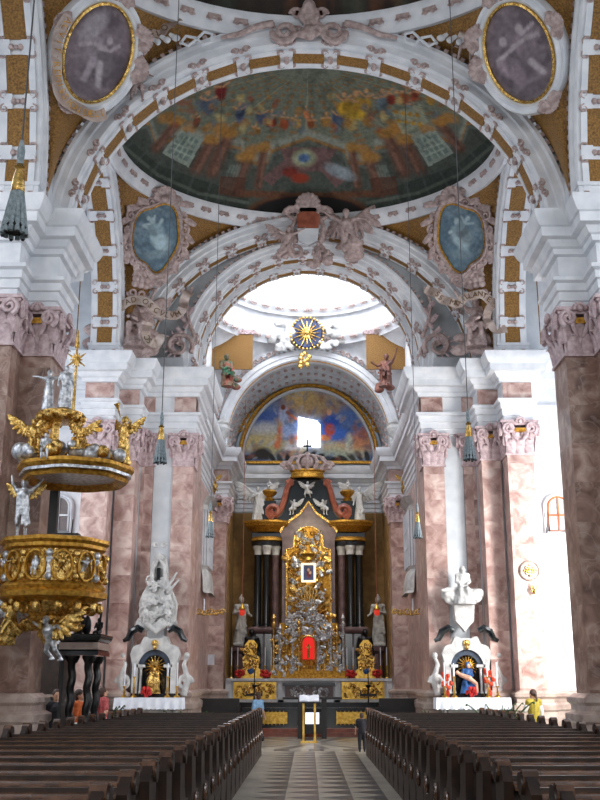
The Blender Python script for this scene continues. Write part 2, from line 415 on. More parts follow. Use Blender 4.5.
# transept-side pier: white wall behind, then marble returns
pb = inset(PB[:11], .06)
m = MB(); m.prism([(9.2,29.36),(6.46,29.36),(6.46,31.5),(9.2,31.5)], 0, 17.5); o = ST('wall_aisle_end', m, 'white'); both(o)
m = MB(); m.box(4.12, 5.1, 30.42, 31.5, 0, ZS); m.box(3.56, 4.12, 30.92, 31.5, 0, ZS); m.box(4.13, 4.7, 30.14, 30.42, 0, ZS); o = ST('wall_chancel_pier', m, 'pale'); both(o)
m = MB(); m.box(5.1, 6.5, 30.06, 31.5, 0, ZS); o = ST('wall_chancel_pier_outer', m, 'pale'); both(o)
m = MB(); m.prism(inset(PB[:9], .04), 9.1, ZS-.02); o = ST('wall_chancel_pier_top', m, 'white'); both(o)
m = MB(); m.box(3.52, 3.95, 30.75, 32.58, 0, 8.95); m.box(3.95, 4.4, 32.58, 41.1, 0, 8.95); m.box(3.37, 4.4, 41.92, 42.3, 0, 8.95); m.box(4.03, 4.4, 41.1, 41.9, 0, 8.95); o = ST('wall_chancel_side', m, 'marble'); both(o)
m = MB(); m.box(3.52, 4.4, 30.75, 32.58, 8.95, ZS); m.box(3.95, 4.4, 32.58, 41.1, 8.95, 17.2); m.box(3.37, 4.4, 41.1, 44.6, 8.95, ZS); o = ST('wall_chancel_upper', m, 'white'); both(o)
m = MB(); m.box(3.3, 3.5, 42.3, 44.6, 0, 8.95); o = ST('wall_sanctuary_side', m, 'ochrewall'); both(o)
m = MB(); m.box(-3.5, 3.5, 44.6, 44.9, 0, 9.0); ST('wall_sanctuary_back', m, 'ochrewall')
m = MB(); m.box(-3.5, 3.5, 44.6, 44.9, 9.0, 11.3); ST('wall_sanctuary_frieze', m, 'pale')
m = MB(); m.mould(PB, CORN); o = ST('trim_3', m, 'white', flip=False, sharp=25); both(o)
m = MB(); m.mould([(3.4,44.58),(-3.4,44.58)], CORN); ST('trim_4', m, 'white', flip=False, sharp=25)
# marble frieze blocks over the pilasters
m = MB()
for x0, x1, y, y2 in ((5.7,6.54,28.46,29.3),(5.08,5.7,29.21,30),(4.72,5.1,30.04,30.3),(3.46,4.13,30.04,30.4),(3.33,4.0,40.95,41.3)):
    m.box(x0, x1, y-.03, y2, 9.72, 10.2)
m.box(3.46, 3.6, 30.04, 30.9, 9.72, 10.2); m.box(3.31, 3.5, 40.95, 44.4, 9.72, 10.2)
o = ST('trim_5', m, 'marble'); both(o)
# stepped base mouldings of the walls
BASEP = [(0,0),(.16,0),(.16,.95),(.2,1.0),(.2,1.12),(.1,1.18),(.1,1.28),(.16,1.34),(.16,1.42),(.02,1.5),(-.05,1.5)]
m = MB(); m.mould(PA, BASEP); o = ST('baseboard_near_pier', m, 'base', flip=False, sharp=25); both(o)
m = MB(); m.mould(PB[:12], BASEP); o = ST('baseboard_chancel_pier', m, 'base', flip=False, sharp=25); both(o)
# ---- pilasters ----
def leaf(m, p, out, up, w, h, curl=.5, thick=.0):
    p, out, up = V(p), V(out), V(up); side = out.cross(up); vs = []; R = 6
    prof = [(0, 0, .8), (.05, .25, 1), (.1, .5, 1.), (.2, .76, .85), (.38, .92, .6), (.5, .84, .25)]
    for (o, z, k) in prof:
        for j, e in ((-1, .0), (-.5, .03), (0, .06), (.5, .03), (1, .0)):
            vs.append(p + out*(o*curl*h + e*h*1.2) + up*(z*h) + side*(j*w*.5*k))
    fs = []
    for i in range(5):
        for j in range(4): a = i*5+j; fs.append((a, a+1, a+6, a+5))
    m.add(vs, fs); return m
def capital(w, d, H=1.02, front=True, sides=(True, True)):
    """front of the shaft at y=0, from z=0 up"""
    m = MB(); x = w/2
    def ring(k): return [(-x-k, d), (-x-k, -k), (x+k, -k), (x+k, d)]
    prev = None
    for z0, z1, k in ((0, .06, .05), (.06, .45*H, .02), (.45*H, .8*H, .05)): m.prism(ring(k), z0, z1)
    m.prism(ring(.13), .86*H, .93*H); m.prism(ring(.17), .93*H, H)
    faces = [((-x, 0), (x, 0), (0, -1))]
    if sides[0]: faces.append(((-x, d), (-x, 0), (-1, 0)))
    if sides[1]: faces.append(((x, 0), (x, d), (1, 0)))
    for (a, b, o) in faces:
        L = math.hypot(b[0]-a[0], b[1]-a[1]); n = max(1, round(L/.24)); out = V((o[0], o[1], 0))
        for row, (z, h, ph) in enumerate(((.06, .4, .5), (.26, .42, 0.))):
            c = n+1 if row else n
            for i in range(c):
                t = (i+.5)/n if not row else i/n
                px = a[0]+(b[0]-a[0])*t; py = a[1]+(b[1]-a[1])*t
                leaf(m, (px+o[0]*.03, py+o[1]*.03, z*H), out, (0,0,1), .24, h*H, .62)
        tang = V((b[0]-a[0], b[1]-a[1], 0)).normalized()
        for sg, e in ((1, a), (-1, b)):   # corner volutes with stems
            c = V((e[0], e[1], .75*H)) + out*.17 + tang*sg*min(.06, L*.12)
            m.spiral(c, -tang*sg, V((0,0,1)), .18, .03, 1.7, .055, a0=-1.2, seg=6, sgn=1)
            m.tube([V(((a[0]+b[0])/2, (a[1]+b[1])/2, .38*H))+out*.08 - tang*sg*.05, V((e[0],e[1],.55*H))+out*.14+tang*sg*L*.28, c+V((0,0,.13))], [.035,.06,.05], 6)
        cc = V(((a[0]+b[0])/2, (a[1]+b[1])/2, .95*H)) + out*.2
        for k in range(7): an = PI*k/6; m.ell(cc+tang*(.11*math.cos(an))+V((0,0,.1*math.sin(an))), (.05,.05,.05), 6, 4)
        m.ell(cc, (.07,.07,.07), 6, 5)
    return m
CAPS = {}
def pilaster(x, y, w, d, label, group, sides=(True, True), mat='marble', z0=1.5, name='pilaster', mir=True, lab2=None):
    r = EM(name, label, 'pilaster', (x, y, 0), group)
    m = MB(); m.box(-w/2, w/2, 0, d, 1.5, 8.03); OB('shaft', m, mat, r)
    m = MB(); path = [(w/2, d), (w/2, 0), (-w/2, 0), (-w/2, d)]; m.mould(path, [(u+.02, z) for u, z in BASEP]); OB('pedestal', m, 'base', r, flip=False, sharp=25)
    cp = OB('capital', capital(w, d, sides=sides), 'cap', r, flip=False, sharp=50); cp.location.z = 8.03
    g = MB(); g.box(-w*.25, w*.25, -.17, -.1, .66, .78); gb = OB('gilded_band', g, 'goldmat', cp)
    if mir:
        c = dup(r); c.scale.x = -1; c.location.x = -x; c['label'] = lab2
    return r
P_ = 'marble pilasters of the chancel piers'
pilaster(6.12, 28.5, .76, .75, 'pink marble pilaster bearing the round gilt plaque, outermost of the right chancel pier', P_, lab2='pink marble pilaster behind the gilded pulpit canopy, outermost of left chancel pier')
pilaster(5.4, 29.25, .56, .8, 'narrow pink marble pilaster just inside the plaque pilaster on the right pier', P_, (True, False), lab2='narrow pink marble pilaster second from outside on the left chancel pier')
pilaster(4.9, 30.1, .38, .3, 'slim shaded marble pilaster beside the white strip on right chancel pier', P_, (True, False), lab2='slim shaded marble pilaster beside the white strip on left chancel pier')
pilaster(3.81, 30.1, .62, .8, 'marble corner pilaster at the chancel opening, right, above the right side altar', P_, lab2='marble corner pilaster at the chancel opening, left, by the white monument')
pilaster(3.68, 41.0, .66, .9, 'marble pilaster flanking the high altar on its right', P_, lab2='marble pilaster flanking the high altar on its left')
Q_ = 'brown marble pilasters of the near piers'
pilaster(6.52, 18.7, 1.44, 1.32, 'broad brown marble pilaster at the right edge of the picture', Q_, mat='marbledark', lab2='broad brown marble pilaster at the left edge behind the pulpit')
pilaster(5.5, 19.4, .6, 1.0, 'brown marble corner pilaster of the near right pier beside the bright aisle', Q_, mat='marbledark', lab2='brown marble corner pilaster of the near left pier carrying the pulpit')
# ---- transverse arches ----
def transverse(Y, a, b, zc, depth, n1, legs=0., fw=.5, period=1.04):
    fr = arch_frames(a, b, zc, Y, n=56)
    if legs: fr = [(V((a, Y, zc-legs)), V((1,0,0)), V((0,1,0)))]+fr+[(V((-a, Y, zc-legs)), V((-1,0,0)), V((0,1,0)))]
    m = MB(); k = fw/.5
    m.sweep(fr, [(0,0),(.05*k,-.05),(.22*k,-.05),(.25*k,-.1),(.38*k,-.1),(.42*k,-.17),(.5*k,-.17),(.52*k,0),(.52*k,depth),(0,depth)])
    o = ST(n1, m, 'white'); d = MB(); dentils(fr, .56*k, -.1, d, .19, .1)
    OB('dentil_course', d, 'pink', o)
    g, w, p = MB(), MB(), MB()
    panel_run(fr, depth*.5, min(.75, depth*.8), g, w, p, period)
    OB('gilded_panels', g, 'ochre', o); OB('panel_clips', w, 'white', o); OB('scrollwork', p, 'pink', o)
    # flowers along the inner lip
    q = MB()
    for i, (pp, t, n, b_) in enumerate(resample(fr, period/2)):
        if i % 2 == 0:
            for s_ in (-1, 1): q.spiral(pp+t*s_*.12-b_*.06+n*.03, t*s_, n, .09, .02, 1.2, .035, n=9, seg=4)
            q.ell(pp-b_*.06, (.06,.06,.06), 6, 4)
    OB('rosettes', q, 'pink', o)
    return fr
AA, AB_, AZ = 5.2, 4.65, 11.06
trA = transverse(20.0, AA, AB_, AZ, .9, 'trim_6')
trB = transverse(29.95, AA, AB_, AZ, .65, 'trim_7')
trBi = transverse(30.55, 3.6, 3.6, 11.6, .7, 'trim_8', legs=.56, fw=.45, period=.8)
# second, slightly smaller ring behind it
fr2 = arch_frames(3.46, 3.46, 11.6, 31.25, n=48); fr2 = [(V((3.46,31.25,11.04)), V((1,0,0)), V((0,1,0)))]+fr2+[(V((-3.46,31.25,11.04)), V((-1,0,0)), V((0,1,0)))]
m = MB(); m.sweep(fr2, [(0,0),(.6,0),(.6,.6),(0,.6)]); o = ST('trim_9', m, 'white')
g, w, p = MB(), MB(), MB(); panel_run(fr2, .3, .5, g, w, p, .8, sc=.8); OB('gilded_panels', g, 'ochre', o); OB('panel_clips', w, 'white', o); OB('scrollwork', p, 'pink', o)
# grey tympanum wall between outer and inner arch
oi = arch_frames(AA+.1, AB_+.1, AZ, 30.62, n=48); ii = arch_frames(3.9, 3.9, 11.6, 30.62, n=48)
oi = [(V((5.6,30.62,ZS)),)]+oi+[(V((-5.6,30.62,ZS)),)]; ii = [(V((3.9,30.62,ZS)),)]+ii+[(V((-3.9,30.62,ZS)),)]
m = MB(); n = len(oi); vs = [x[0] for x in oi]+[x[0] for x in ii]+[x[0]+V((0,.3,0)) for x in oi]+[x[0]+V((0,.3,0)) for x in ii]
m.add(vs, [(i,i+1,n+i+1,n+i) for i in range(n-1)]+[(2*n+i+1,2*n+i,3*n+i,3*n+i+1) for i in range(n-1)])
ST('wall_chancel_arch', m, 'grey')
# low plinths on top of the entablature
m = MB(); m.box(3.95, 5.3, 30.3, 30.75, ZS, ZS+.55); o = ST('trim_10', m, 'pale'); both(o)
# volutes at the feet of the inner arch
for sx in (1, -1):
    m = MB(); c = V((4.12, 30.36, 12.0))
    m.spiral(c, V((1,0,0)), V((0,0,-1)), .46, .08, 1.5, .085, a0=2.6, seg=6, n=26)
    m.tube([c+V((-.5,0,.28)), V((3.85,30.36,12.9)), V((3.95,30.36,13.4)), V((3.75,30.36,14.0))], [.08,.07,.06,.05], 6)
    o = OB('arch_volute', m, 'pink'); o.scale.x = sx
    props(o, 'rose stucco volute at the %s foot of the chancel arch' % ('right' if sx > 0 else 'left'), 'scroll', 'volutes of the chancel arch')
    lf = MB()
    for k in range(9):
        an = -1.2+k*.38; leaf(lf, (4.1+.16*math.cos(an), 30.38, 12.0+.16*math.sin(an)), (math.cos(an)*.6, -.6, math.sin(an)*.6), (math.cos(an), 0, math.sin(an)), .14, .34, .6)
    for k in range(5): leaf(lf, (4.0-.04*k, 30.34, 12.35+.22*k), (0,-1,0), (.6*(-1)**k, 0, .8), .16, .34, .5)
    OB('acanthus_spray', lf, 'cap', o, flip=False, sharp=60)
# ---- side arches (longitudinal), with panelled soffits that face along the nave ----
def side_arch(X0, X1, yc, a, b, n1):
    xm = (X0+X1)/2; fr = arch_frames(a, b, ZS+.35, X0, 'x', cx=yc, n=48)
    L = .35
    fr = [(V((X0, yc+a, ZS)), V((0,1,0)), V((1,0,0)))]+fr+[(V((X0, yc-a, ZS)), V((0,-1,0)), V((1,0,0)))]
    m = MB(); W = X1-X0
    m.sweep(fr, [(0,0),(.04,-.04),(.18,-.04),(.2,-.1),(.3,-.1),(.32,0),(.32,W),(0,W)])
    o = ST(n1, m, 'white'); d = MB(); dentils(fr, .4, -.05, d, .19, .1); OB('dentil_course', d, 'pink', o)
    g, w, p = MB(), MB(), MB(); panel_run(fr, W/2, W*.95, g, w, p, 1.06, glen=.78)
    OB('gilded_panels', g, 'ochre', o); OB('panel_clips', w, 'white', o); OB('scrollwork', p, 'pink', o)
    q = MB(); q.box(X0-.03, X1+.03, yc+a-.04, yc+a+.5, ZS, ZS+.42); q.box(X0-.06, X1+.06, yc+a-.08, yc+a+.5, ZS+.34, ZS+.42)
    OB('plinth', q, 'white', o)
    both(o)
    return fr
sA = side_arch(5.67, 6.52, 24.75, 3.8, 4.6, 'trim_11')
sZ = side_arch(5.5, 6.36, 14.75, 3.8, 4.6, 'trim_12')
m = MB()
for X0, yc in ((5.75, 24.75), (5.6, 14.75)):
    # masonry above the side arches
    fo = arch_frames(4.1, 4.9, ZS+.35, X0, 'x', cx=yc, n=24); n = len(fo)
    vs = [f[0] for f in fo]+[V((X0, f[0].y, 19.5)) for f in fo]
    m.add(vs, [(i,i+1,n+i+1,n+i) for i in range(n-1)])
o = ST('wall_clerestory', m, 'pale'); both(o)
m = MB(); m.box(5.78, 7.0, 28.9, 31.4, ZS, 17.5); m.box(5.55, 6.9, 18.95, 21.0, ZS, 14.0); o = ST('wall_upper_pier', m, 'pale')
both(o)
# framed gilded panel high on the wall beyond the side arch
m = MB(); m.box(6.62, 7.2, 29.2, 29.34, 11.5, 14.2); o = ST('trim_13', m, 'white'); g = MB(); g.box(6.72, 7.1, 29.17, 29.22, 11.65, 14.0); OB('gilded_panel', g, 'ochre', o); both(o)
# ---- domes and pendentives ----
ZR = 16.25
def rimpt(yc, rx, ry, f, zr=ZR): return V((rx*math.cos(f), yc+ry*math.sin(f), zr))
def pend(yc, rx, ry, zr, tr, sd, Ytr, nm, mat='ochre', rows=10, cols=40, ph=(PI/2, 0.)):
    """right-hand far pendentive between the transverse arch (tr), the corner and the side arch (sd)"""
    low = []
    T = [f for f in tr if f[0].x > -.01]; T = sorted(T, key=lambda f: f[0].x)
    P1 = [V((f[0].x+f[1].x*.6, Ytr, f[0].z+f[1].z*.6)) for f in T]
    Sd = [f for f in sd if f[0].y >= yc-.01]; Sd = sorted(Sd, key=lambda f: f[0].z)
    P2 = [V((f[0].x-.06, f[0].y+f[1].y*.42, f[0].z+f[1].z*.42)) for f in Sd]
    allp = P1+P2; L = [0]
    for i in range(1, len(allp)): L.append(L[-1]+(allp[i]-allp[i-1]).length)
    vs = []
    for c in range(cols+1):
        s_ = L[-1]*c/cols; j = 0
        while j < len(L)-2 and L[j+1] < s_: j += 1
        q = allp[j].lerp(allp[j+1], (s_-L[j])/max(1e-6, L[j+1]-L[j]))
        r = rimpt(yc, rx, ry, ph[0]+(ph[1]-ph[0])*c/cols, zr)
        for k in range(rows+1):
            t = k/rows; pt = r.lerp(q, t); bul = math.sin(PI*t)*.25
            d = V((pt.x, (pt.y-yc), 0)).normalized(); vs.append(pt+d*bul)
    m = MB(); fs = []
    for c in range(cols):
        for k in range(rows): a = c*(rows+1)+k; fs.append((a, a+1, a+rows+2, a+rows+1))
    m.add(vs, fs)
    return m
pB = pend(25.5, 5.35, 4.5, ZR, trB, sA, 29.85, 'p'); pA = pend(15.4, 5.35, 4.5, ZR, trA, sZ, 19.9, 'p')
o = ST('ceiling_pendentive', pB, 'ochre', sharp=0); both(o)
o = ST('ceiling_pendentive', pA, 'ochre', sharp=0); both(o)
BV = {'B': BVHTree.FromPolygons([V(v) for v in pB.v], pB.f), 'A': BVHTree.FromPolygons([V(v) for v in pA.v], pA.f)}
def onp(key, px, py):
    """point and frame on a right-hand pendentive, seen at (px,py) right of centre"""
    p1 = at(px, py, 10); o = V((0, 0, EYE)); d = (p1-o).normalized()
    hit = BV[key].ray_cast(o, d)
    if hit[0] is None: hit = BV[key].find_nearest(at(px, py, 29.2 if key == 'B' else 19.4))
    p, n = hit[0], hit[1]
    if n.dot(d) > 0: n = -n
    up = unit(V((0,0,1)) - n*n.z); side = up.cross(n)   # side = to the right when facing it
    return p, n, side, up
def rim(yc, rx, ry, zr, nm, mat='white', w=.42, f0=0, f1=2*PI, n=72, flowers='pink'):
    fr = []
    for i in range(n):
        f = f0+(f1-f0)*i/n; c, s_ = math.cos(f), math.sin(f)
        fr.append((V((rx*c, yc+ry*s_, zr)), V((c, s_, 0)), V((0,0,1))))
    m = MB(); m.sweep(fr, [(-.06,0),(-.06,.12),(.02,.16),(.06,.3),(.16,.36),(.34,.34),(.36,0),(.3,-.34),(.16,-.38),(.1,-.2),(.02,-.14)], closed=True)
    o = ST(nm, m, mat); q = MB()
    for i, (p, t, nn, b) in enumerate(resample(fr+[fr[0]], .62)):
        q.obox(p-b*.12+nn*.0, t, nn, b, .3, .1, .08)
        for s_ in (-1, 1): q.spiral(p-b*.2+t*s_*.1-nn*.02, t*s_, b, .07, .02, 1., .03, n=7, seg=4)
    OB('rosettes', q, flowers, o)
    return o
rim(25.5, 5.35, 4.5, ZR, 'trim_14'); rim(15.4, 5.35, 4.5, ZR, 'trim_15')
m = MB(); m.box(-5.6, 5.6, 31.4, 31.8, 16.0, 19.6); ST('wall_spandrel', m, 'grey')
# ---- the crossing beyond the chancel arch: pendentives, two rings, drum with windows, lantern ----
YC, RX, RY, ZQ = 36.3, 3.85, 4.15, 15.85
trC = arch_frames(3.35, 3.35, 11.5, 40.6, n=48)
pc = MB()
side = arch_frames(4.2, 4.3, 11.3, 3.95, 'x', cx=YC, n=40)
pc = pend(YC, RX, RY, ZQ, trC, side, 40.55, 'p'); o = ST('ceiling_crossing', pc, 'white', sharp=0); both(o)
pc2 = MB(); pc2.v = [(x, 2*YC-y+.3, z) for x, y, z in pc.v]; pc2.f = [f[::-1] for f in pc.f]; o = ST('ceiling_crossing', pc2, 'white', sharp=0); both(o)
BV['C'] = BVHTree.FromPolygons([V(v) for v in pc.v], pc.f)
rim(YC, RX, RY, ZQ, 'trim_16')
m = MB(); K = 96
def ringprof(prof, rx0, ry0): 
    mm = MB(); mm.lathe(prof, K, (0, YC, 0), sx=rx0, sy=ry0); return mm
m = ringprof([(1.0,ZQ+.2),(1.0,ZQ+.5),(.985,ZQ+.8),(.95,ZQ+1.0),(.9,ZQ+1.1)], RX, RY); m.f = [f for f in m.f if len(f) == 4]; ST('ceiling_cove', m, 'white', sharp=60)
rim(YC, RX*.9, RY*.9, ZQ+1.2, 'trim_17')
m = MB(); R1 = .93; zz0, zz1 = ZQ+1.3, ZQ+4.6
for k in range(8):      # piers between the drum windows
    a0 = 2*PI*(k+.5)/8-.15; a1 = a0+.3
    m.lathe([(R1,zz0+.5),(R1,zz1)], 4, (0,YC,0), a0, a1, RX, RY)
m2 = MB(); m2.lathe([(R1,zz0),(R1,zz0+.5)], 64, (0,YC,0), 0, 2*PI, RX, RY); m2.f = [f for f in m2.f if len(f) == 4]; m.add(m2.v, m2.f)
m2 = MB(); m2.lathe([(R1,zz1),(.9,zz1+.6),(.78,zz1+1.3),(.55,zz1+1.9),(.32,zz1+2.2)], 64, (0,YC,0), 0, 2*PI, RX, RY); m2.f = [f for f in m2.f if len(f) == 4]; m.add(m2.v, m2.f)
ST('wall_drum', m, 'white', sharp=60)
for k in range(8):
    a0 = 2*PI*(k+.5)/8+.15; a1 = a0+2*PI/8-.3
    g = MB(); g.lathe([(R1+.01,zz0+.5),(R1+.01,zz1)], 8, (0,YC,0), a0, a1, RX, RY)
    w = ST('window_%d' % wi, g, 'sky', sharp=0); wi += 1
    f = MB()
    for j in range(5):
        a = a0+(a1-a0)*j/4; f.obox((R1*RX*math.cos(a), YC+R1*RY*math.sin(a), (zz0+.5+zz1)/2), (-math.sin(a), math.cos(a), 0), (math.cos(a), math.sin(a), 0), (0,0,1), .05, .05, zz1-zz0-.5)
    OB('window_frame', f, 'white', w)
# ---- the arch over the sanctuary and its barrel ----
frC = [(V((3.35,40.6,ZS)), V((1,0,0)), V((0,1,0)))]+arch_frames(3.35,3.35,11.5,40.6,n=48)+[(V((-3.35,40.6,ZS)), V((-1,0,0)), V((0,1,0)))]
m = MB(); m.sweep(frC, [(0,0),(.05,-.05),(.2,-.05),(.22,-.1),(.42,-.1),(.45,0),(.45,.5),(0,.5)]); o = ST('trim_18', m, 'white')
p = MB(); dentils(frC, .5, -.1, p, .2, .1); OB('dentil_course', p, 'pink', o)
q = MB()
for i, (pp, t, n, b_) in enumerate(resample(frC, .55)):
    for s_ in (-1, 1): q.spiral(pp+t*s_*.12-b_*.12+n*.55, t*s_, n, .11, .02, 1.3, .035, n=9, seg=4)
OB('scrollwork', q, 'pink', o)
g = MB(); g.sweep(frC, [(-.02,.05),(.0,.05),(.0,.14),(-.02,.14)]); OB('gilded_line', g, 'goldmat', o)
frL = [(f[0]+V((0,.5,0)), f[1], f[2]) for f in frC]
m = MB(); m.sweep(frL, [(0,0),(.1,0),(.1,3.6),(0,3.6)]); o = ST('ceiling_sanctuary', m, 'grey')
q = MB()
for k in range(3):
    fr = [(f[0]+V((0,.9+k*.95,0)), f[1], f[2]) for f in frC]; dentils(fr, -.03, 0, q, .34, .14)
OB('stucco_coffering', q, 'pink', o)
# ================================================================ PAINTED CEILINGS AND PANELS (patterns laid on the plaster itself)
rng = np.random.RandomState(5)
def vnoise(x, y, sc, seed=0):
    r = np.random.RandomState(seed); T = r.rand(128, 128)
    x = x/sc; y = y/sc; xi = np.floor(x).astype(int); yi = np.floor(y).astype(int); fx = x-xi; fy = y-yi
    fx = fx*fx*(3-2*fx); fy = fy*fy*(3-2*fy); g = lambda i, j: T[(xi+i)%128, (yi+j)%128]
    return (g(0,0)*(1-fx)+g(1,0)*fx)*(1-fy)+(g(0,1)*(1-fx)+g(1,1)*fx)*fy
def fbm(x, y, sc, seed=0): return (vnoise(x,y,sc,seed)*.5+vnoise(x,y,sc/2.1,seed+1)*.3+vnoise(x,y,sc/4.3,seed+2)*.2)
class Can:
    def __init__(s, u, v, bg): s.u = u; s.v = v; s.c = np.tile(np.array(srgb(bg)), (len(u), 1))
    def mix(s, a, col): a = np.clip(a, 0, 1)[:, None]; s.c = s.c*(1-a)+np.array(srgb(col))*a
    def ell(s, x, y, rx, ry, col, ang=0, al=1., soft=.3):
        c, q = math.cos(ang), math.sin(ang); dx = s.u-x; dy = s.v-y
        d = np.sqrt(((dx*c+dy*q)/rx)**2+((-dx*q+dy*c)/ry)**2); s.mix(al*np.clip((1+soft-d)/(2*soft), 0, 1), col)
    def poly(s, pts, col, al=1.):
        ins = np.zeros(len(s.u), bool); n = len(pts)
        for i in range(n):
            x0, y0 = pts[i]; x1, y1 = pts[(i+1)%n]
            if y0 == y1: continue
            ins ^= ((y0 > s.v) != (y1 > s.v)) & (s.u < (x1-x0)*(s.v-y0)/(y1-y0)+x0)
        s.mix(al*ins, col)
    def line(s, pts, w, col, al=1.):
        for i in range(len(pts)-1):
            (x0, y0), (x1, y1) = pts[i], pts[i+1]; L2 = (x1-x0)**2+(y1-y0)**2+1e-9
            t = np.clip(((s.u-x0)*(x1-x0)+(s.v-y0)*(y1-y0))/L2, 0, 1)
            d = np.hypot(s.u-x0-t*(x1-x0), s.v-y0-t*(y1-y0)); s.mix(al*np.clip(1.5-d/w, 0, 1), col)
    def nz(s, sc, col, lo, hi, al, seed=0): s.mix(al*np.clip((fbm(s.u, s.v, sc, seed)-lo)/(hi-lo), 0, 1), col)
def fig2(c, x, y, h, robe, skin=(200,150,110), ang=0., seed=0):
    r = random.Random(seed*31+int(x*7+y)); ca, sa = math.cos(ang), math.sin(ang)
    def P(dx, dy): return x+(dx*ca-dy*sa)*h, y+(dx*sa+dy*ca)*h
    for k in range(3):
        p = P(r.uniform(-.16, .16), r.uniform(-.05, .3)); c.ell(p[0], p[1], .2*h, .3*h, tuple(min(255, int(q*w_)) for w_ in (r.uniform(.7, 1.2),) for q in robe), ang+r.uniform(-.6, .6), .9)
    for sg in (-1, 1): c.line([P(.05*sg, -.15), P(.32*sg, -.1+r.uniform(-.3, .1))], .05*h, skin, .9)
    p = P(0, -.42); c.ell(p[0], p[1], .09*h, .11*h, skin)
def vcolor(me, cols):
    a = me.color_attributes.new('paint', 'FLOAT_COLOR', 'POINT')
    a.data.foreach_set('color', np.concatenate([cols, np.ones((len(cols), 1))], 1).astype(np.float32).ravel())
def paint_obj(name, mb, mat, cols, parent=None, flip=False):
    me = mb.mesh(name); me.polygons.foreach_set('use_smooth', [True]*len(me.polygons)); me.materials.append(M[mat]); vcolor(me, cols)
    o = bpy.data.objects.new(name, me); COL.objects.link(o)
    if parent: o.parent = parent
    return o
# ---- great ceiling fresco over the transept bay ----
NA, NR = 640, 130
yc, rx, ry = 25.5, 5.36, 4.52; mb = MB(); vs = []
for j in range(NR+1):
    q = math.sqrt(1-(j/NR*.9995)**2) if j < NR*.5 else math.sqrt(1-.25)*(1-(j-NR*.5)/(NR*.5)*.999)
    for i in range(NA):
        f = 2*PI*i/NA; vs.append((rx*q*math.cos(f), yc+ry*q*math.sin(f), ZR+.05+2.55*math.sqrt(max(0, 1-q*q))))
fs = [(j*NA+i, j*NA+(i+1)%NA, (j+1)*NA+(i+1)%NA, (j+1)*NA+i) for j in range(NR) for i in range(NA)]
mb.v = vs; mb.f = fs
A_ = np.array(vs); X, Y, Z = A_[:,0], A_[:,1], A_[:,2]-EYE
Y = np.where(Y < yc, 2*yc-Y, Y)                      # the near half of the painting repeats the far half
dep = Y*CP+Z*SP; U = CX+FPX*X/dep; Vv = 400-FPX*(Z*CP-Y*SP)/dep     # layout of the painting
c = Can(U, Vv, (96, 104, 96))
c.nz(30, (120, 128, 118), .3, .7, .7, 1); c.nz(14, (78, 74, 62), .45, .75, .6, 4)
# coffered heaven with rays and dots
dx, dy = U-308, (Vv-66)*2.2; an = np.arctan2(dy, dx); rr = np.hypot(dx, dy)
c.mix((rr < 190)*.75, (124, 130, 116))
c.mix(((np.mod(an*46/(2*PI)*1., 1) < .42) & (rr > 34) & (rr < 185) & (np.mod(rr/13., 1) < .55))*.8, (146, 108, 70))
c.mix((np.mod(an*12/(2*PI), 1) < .04)*(rr < 190)*.6, (150, 150, 130))
